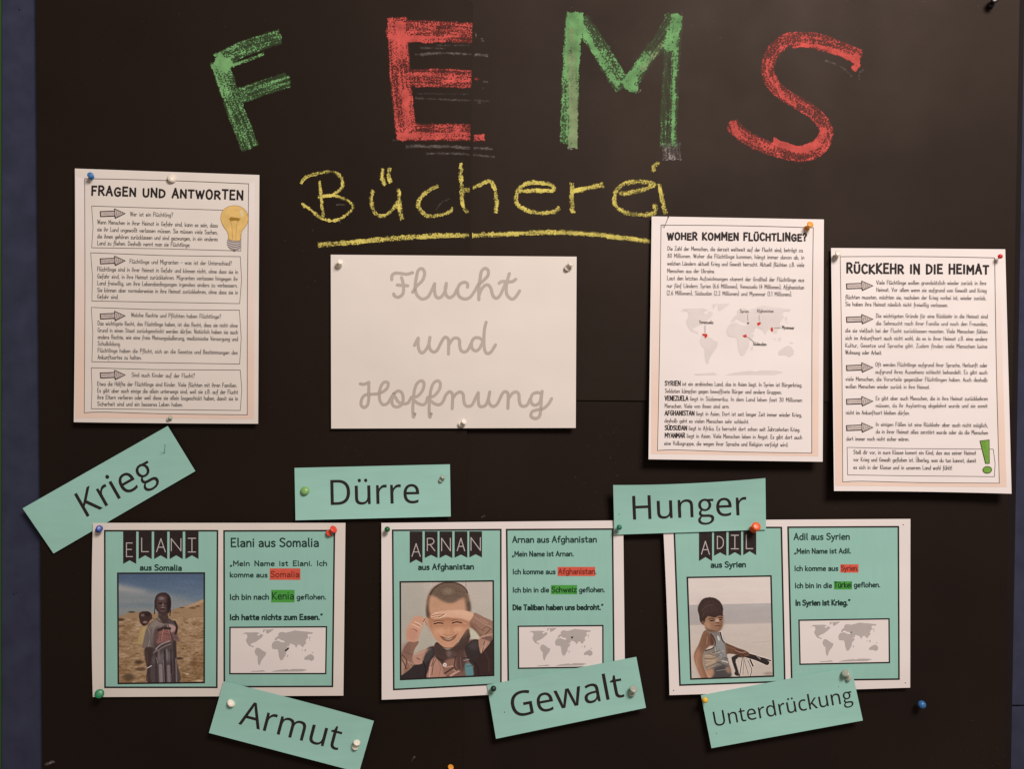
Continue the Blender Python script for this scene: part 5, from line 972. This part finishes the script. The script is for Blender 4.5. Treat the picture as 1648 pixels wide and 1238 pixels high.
# ------------------------------------------------------------------ word strips
def strip(c, lift, wd, a, b, cap, dz=0, bows=(0, 0, 0, 0), extra=''):
    s = Sheet(c, lift, 'word_strip', 'mint green paper strip with the word %s%s' % (wd, extra), 'paper strip', M['teal_strip'], 'mint word strips', bows)
    ang = math.atan2(b[1]-a[1], b[0]-a[0]); p = P(); outline_word(p, wd, a[0], a[1], ang, math.hypot(b[0]-a[0], b[1]-a[1]), cap, 'ink', O2); p.build(s, 'printed_word')
    return s
zk = z((0, 670), 4.12); zd = z((440, 720), 5.15); zh = z((960, 750), 5.15); za = z((310, 1080), 5.15); zg = z((760, 1040), 5.15); zu = z((1100, 1060), 5.15)
krieg = strip([zk(150, 612), zk(1112, 65), zk(1295, 365), zk(355, 912)], plainlift(.0070, ('l', .003, 2), ('r', .003, 3), ('w', .0004, 6, 3)), 'Krieg', (139.8, 832.5), (253, 768.3), 42, extra=', tilted steeply at the left edge')
durre = strip([zd(175, 172), zd(1463, 142), zd(1470, 575), zd(183, 607)], plainlift(.0095, ('b', .004, 2), ('w', .0004, 6, 3)), 'Dürre', zd(476, 480), zd(1210, 463), 40.3, extra=', hanging almost level')
hunger = strip([zh(138, 160), zh(1400, 102), zh(1405, 530), zh(148, 572)], plainlift(.0135, ('t', .006, 2), ('w', .0004, 6, 3)), 'Hunger', zh(304, 447), zh(1248, 408), 38.2, bows=(3, 0, 0, 0), extra=' overlapping two cards')
armut = strip([za(258, 90), za(1502, 418), za(1379, 845), za(135, 517)], plainlift(.0135, ('b', .004, 2), ('l', .001, 2), ('w', .0004, 6, 3)), 'Armut', za(378, 443), za(1203, 660.5), 40, bows=(-1.5, 0, 0, 0), extra=' sloping down to the right')
gewalt = strip([zg(122, 325), zg(1360, 92), zg(1440, 515), zg(197, 772)], plainlift(.0135, ('b', .004, 2), ('w', .0004, 6, 3)), 'Gewalt', zg(341, 596), zg(1262, 422), 40, extra=' sloping up over a card corner')
unter = strip([zu(145, 307), zu(1390, 75), zu(1487, 517), zu(232, 747)], plainlift(.0135, ('b', .003, 2), ('r', .002, 2), ('w', .0004, 6, 3)), 'Unterdrückung', zu(262, 566), zu(1407, 362), 23.7, extra=' in smaller letters')

# ------------------------------------------------------------------ pins
def pinmat(name, c, clear=False):
    if clear:
        return mat(name, c, .3, .5, trans=.3, sss=.4)
    return mat(name, c, .38, .4, coat=.1, sss=.55 if min(c) > .4 else 0)
PM = {k: pinmat(k+'_plastic', c, cl) for k, c, cl in (('blue', (.035, .16, .42), 0), ('royal', (.03, .07, .34), 0), ('white', (.84, .79, .70), 0), ('clear', (.50, .56, .48), 1), ('milky', (.72, .67, .59), 0), ('orange', (.78, .33, .04), 0), ('scarlet', (.75, .07, .035), 0), ('red', (.62, .02, .025), 0),
  ('green', (.01, .22, .09), 0), ('bottle', (.006, .12, .03), 0), ('lightgreen', (.20, .42, .13), 0), ('darkgreen', (.01, .035, .025), 0), ('yellow', (.80, .52, .05), 0), ('black', (.012, .009, .009), 0), ('navy', (.03, .04, .12), 0), ('vermilion', (.80, .11, .02), 0), ('teal', (.015, .17, .10), 0))}
STEEL = mat('steel', (.62, .60, .58), .25, .5); STEEL.node_tree.nodes['Principled BSDF'].inputs['Metallic'].default_value = 1
def lathe(prof, n=20):
    V = []; F = []
    for r, z_ in prof:
        for i in range(n): a = 2*math.pi*i/n; V.append((r*math.cos(a), r*math.sin(a), z_))
    for j in range(len(prof)-1):
        for i in range(n): F.append((j*n+i, j*n+(i+1) % n, (j+1)*n+(i+1) % n, (j+1)*n+i))
    F.append(tuple(reversed(range(n)))); F.append(tuple((len(prof)-1)*n+i for i in range(n)))
    return V, F
PROF = {   # radius, height along the axis (mm), z 0 = paper
 'push': [(.2, 1.0), (3.4, 1.1), (3.7, 1.5), (3.5, 2.1), (2.4, 2.7), (2.0, 3.6), (1.9, 5.5), (2.2, 7.6), (3.0, 8.6), (3.9, 9.2), (4.1, 9.8), (3.8, 10.4), (2.2, 10.7), (.3, 10.75)],
 'ball': [(.3, 5.0), (1.2, 5.2), (2.1, 5.9), (2.6, 7.0), (2.7, 7.6), (2.5, 8.5), (1.8, 9.5), (.9, 10.0), (.2, 10.1)],
 'dot': [(.2, 14.), (.75, 14.4), (.95, 15.0), (.75, 15.6), (.2, 15.9)],
 'tack': [(.3, .5), (4.6, .6), (5.2, 1.0), (5.0, 1.9), (4.2, 2.8), (2.6, 3.5), (.4, 3.8)],
}
def pin(kind, color, tip, head, sheet, label, size=1.0, group=None):
    """tip: where the needle enters the paper, head: where the pin's top shows, both in photo pixels"""
    prof = PROF[kind]; L_ = prof[-1][1]*.001*size if kind != 'needle' else .012
    h0 = sheet.h(*tip)+.0003
    a = Vector(W(*tip, h0)); lat = Vector(W(*head, h0+L_*.9))-a
    sx, sz = lat.x, lat.z; m = math.hypot(sx, sz)
    if m > L_*.9: sx *= L_*.9/m; sz *= L_*.9/m; m = L_*.9
    ax = Vector((sx, -math.sqrt(max(L_*L_-m*m, 1e-9)), sz)).normalized()
    t = thing('push_pin' if kind == 'push' else ('thumb_tack' if kind == 'tack' else 'map_pin'), label, 'thumb tack' if kind == 'tack' else ('push pin' if kind == 'push' else 'map pin'), a, 'pins on the board')
    R = ax.to_track_quat('Z', 'Y').to_matrix()
    V, F = lathe([(r*.001*size, z_*.001*size) for r, z_ in prof])
    me = mesh('head', [tuple(R @ Vector(v)) for v in V], F, [PM[color]], smooth=True); o = obj('head', me); o.parent = t
    zt = prof[1][1]*.001*size
    V, F = lathe([(.00012, -.006), (.00045, -.004), (.00045, zt)], 8)
    o = obj('needle', mesh('needle', [tuple(R @ Vector(v)) for v in V], F, [STEEL], smooth=True)); o.parent = t
    return t
pin('push', 'blue', (147.5, 285), (145.5, 281.5), ps, 'blue push pin in the top left corner of the FRAGEN UND ANTWORTEN poster', .85)
pin('tack', 'milky', (276.5, 288), (277, 285), ps, 'milky thumb tack at the top middle of the FRAGEN UND ANTWORTEN poster', 1.05)
pin('push', 'clear', (270, 676), (277, 669), ps, 'small clear push pin at the bottom middle of the FRAGEN UND ANTWORTEN poster', .62)
pin('push', 'white', (543.5, 428.5), (547.5, 420), pf, 'white push pin in the top left corner of the Flucht und Hoffnung sheet', .95)
pin('push', 'milky', (911, 434), (919.5, 423), pf, 'white push pin in the top right corner of the Flucht und Hoffnung sheet', 1.0)
pin('push', 'white', (740, 684), (747.5, 678.5), pf, 'white push pin at the bottom middle of the Flucht und Hoffnung sheet', .9)
pin('dot', 'navy', (1069, 366), (1076.5, 347.8), pw, 'thin pin with a tiny navy head in the top left corner of the WOHER poster', 1)
pin('push', 'orange', (1298, 368), (1304.5, 360.5), pw, 'orange push pin in the top right corner of the WOHER poster', .95)
pin('push', 'milky', (1344.5, 414), (1349.5, 407), pr_, 'beige push pin in the top left corner of the RÜCKKEHR poster', .95)
pin('ball', 'red', (1604.5, 419), (1611.5, 410.5), pr_, 'red ball pin in the top right corner of the RÜCKKEHR poster', 1.05)
pin('tack', 'lightgreen', (491, 790.5), (490.5, 789.3), durre, 'light green thumb tack at the left end of the Dürre strip', 1.0)
pin('push', 'clear', (708.5, 775), (715.5, 764), durre, 'clear push pin at the right end of the Dürre strip', .75)
pin('push', 'royal', (158, 853.5), (159.3, 851.2), elani, 'blue push pin in the top left corner of the ELANI card', .95)
pin('push', 'scarlet', (528, 860), (539.5, 850), elani, 'red push pin in the top right corner of the ELANI card', 1.15)
pin('push', 'green', (160.5, 1118.5), (159.3, 1117.6), elani, 'green push pin in the bottom left corner of the ELANI card', 1.28)
pin('ball', 'bottle', (619.5, 858), (624, 851), arnan, 'dark green ball pin in the top left corner of the ARNAN card', 1.25)
pin('ball', 'teal', (993.5, 855.5), (998, 847.5), hunger, 'green ball pin at the left end of the Hunger strip', 1.2)
pin('push', 'vermilion', (1211.5, 853), (1218, 847), hunger, 'orange red push pin at the right end of the Hunger strip', 1.28)
pin('tack', 'white', (371.5, 1133), (373, 1131.3), armut, 'white thumb tack at the left end of the Armut strip', 1.0)
pin('push', 'white', (571, 1205), (575, 1193.5), armut, 'white push pin at the right end of the Armut strip', 1.05)
pin('ball', 'darkgreen', (790.5, 1114.5), (795.3, 1108.6), gewalt, 'very dark green ball pin at the left end of the Gewalt strip', 1.3)
pin('push', 'clear', (1016, 1118), (1021, 1110.5), gewalt, 'clear push pin at the right end of the Gewalt strip', 1.15)
pin('ball', 'yellow', (1133.5, 1130.5), (1135.3, 1127), unter, 'yellow ball pin at the left end of the Unterdrückung strip', 1.3)
pin('push', 'clear', (1366, 1093), (1363, 1085), unter, 'clear push pin at the right end of the Unterdrückung strip', 1.15)
pin('ball', 'blue', (1483, 1139), (1485.3, 1134.5), low_r, 'blue ball pin alone on the black paper at the lower right', 1.75)
pin('push', 'black', (1594, 8), (1601, -2), up_r, 'black push pin at the top right, cut by the picture edge', 1.15)
pin('push', 'orange', (722, 1243), (726, 1236), up_l, 'amber push pin cut by the bottom edge of the picture', .9)
# headless nail through the Krieg strip
hk = krieg.h(264, 732); t = thing('metal_pin', 'thin bare metal pin through the right end of the Krieg strip', 'metal pin', W(263, 733, hk), 'pins on the board')
a = Vector((0, .003, 0)); bb = Vector(W(265.5, 717, hk+.012))-Vector(W(263, 733, hk)); R = (bb-a).to_track_quat('Z', 'Y').to_matrix(); Lp = (bb-a).length
V, F = lathe([(.0002, 0), (.00045, .001), (.00045, Lp), (.0008, Lp+.0001), (.0008, Lp+.0006), (.0002, Lp+.0007)], 8)
o = obj('shaft', mesh('shaft', [tuple(R @ Vector(v)+a) for v in V], F, [STEEL], smooth=True)); o.parent = t
# pin holes in felt and strips
def holes(parent_sheet, pts, r=.9):
    for x, y in pts: p = P(); p.blob(x, y, r, 'hole', .00006, 7); p.build(parent_sheet, 'pin_hole')
holes(gewalt, [(812, 1147)]); holes(unter, [(1349.5, 1106), (1153, 1181)], .7); holes(hunger, [(996.5, 828)], .8)
class _B: pass
fb_ = _B(); fb_.h = lambda x, y: 0.0; fb_.o = np.array(board.location)
def _ad(o, **pr):
    o.parent = board
    for k, v in pr.items(): o[k] = v
    return o
fb_.adopt = _ad
for x, y, r in ((31, 15, 1.3), (22, 957, 1.2), (26, 954, .9), (50, 350, .6)):
    p = P(); p.blob(x, y, r, 'hole', .0001, 8); p.build(fb_, 'pin_hole')
p = P(); p.line([(1622, 1136.6), (1634, 1137), (1650, 1136.4)], .8, 'hole', .0001); p.build(fb_, 'felt_crack')
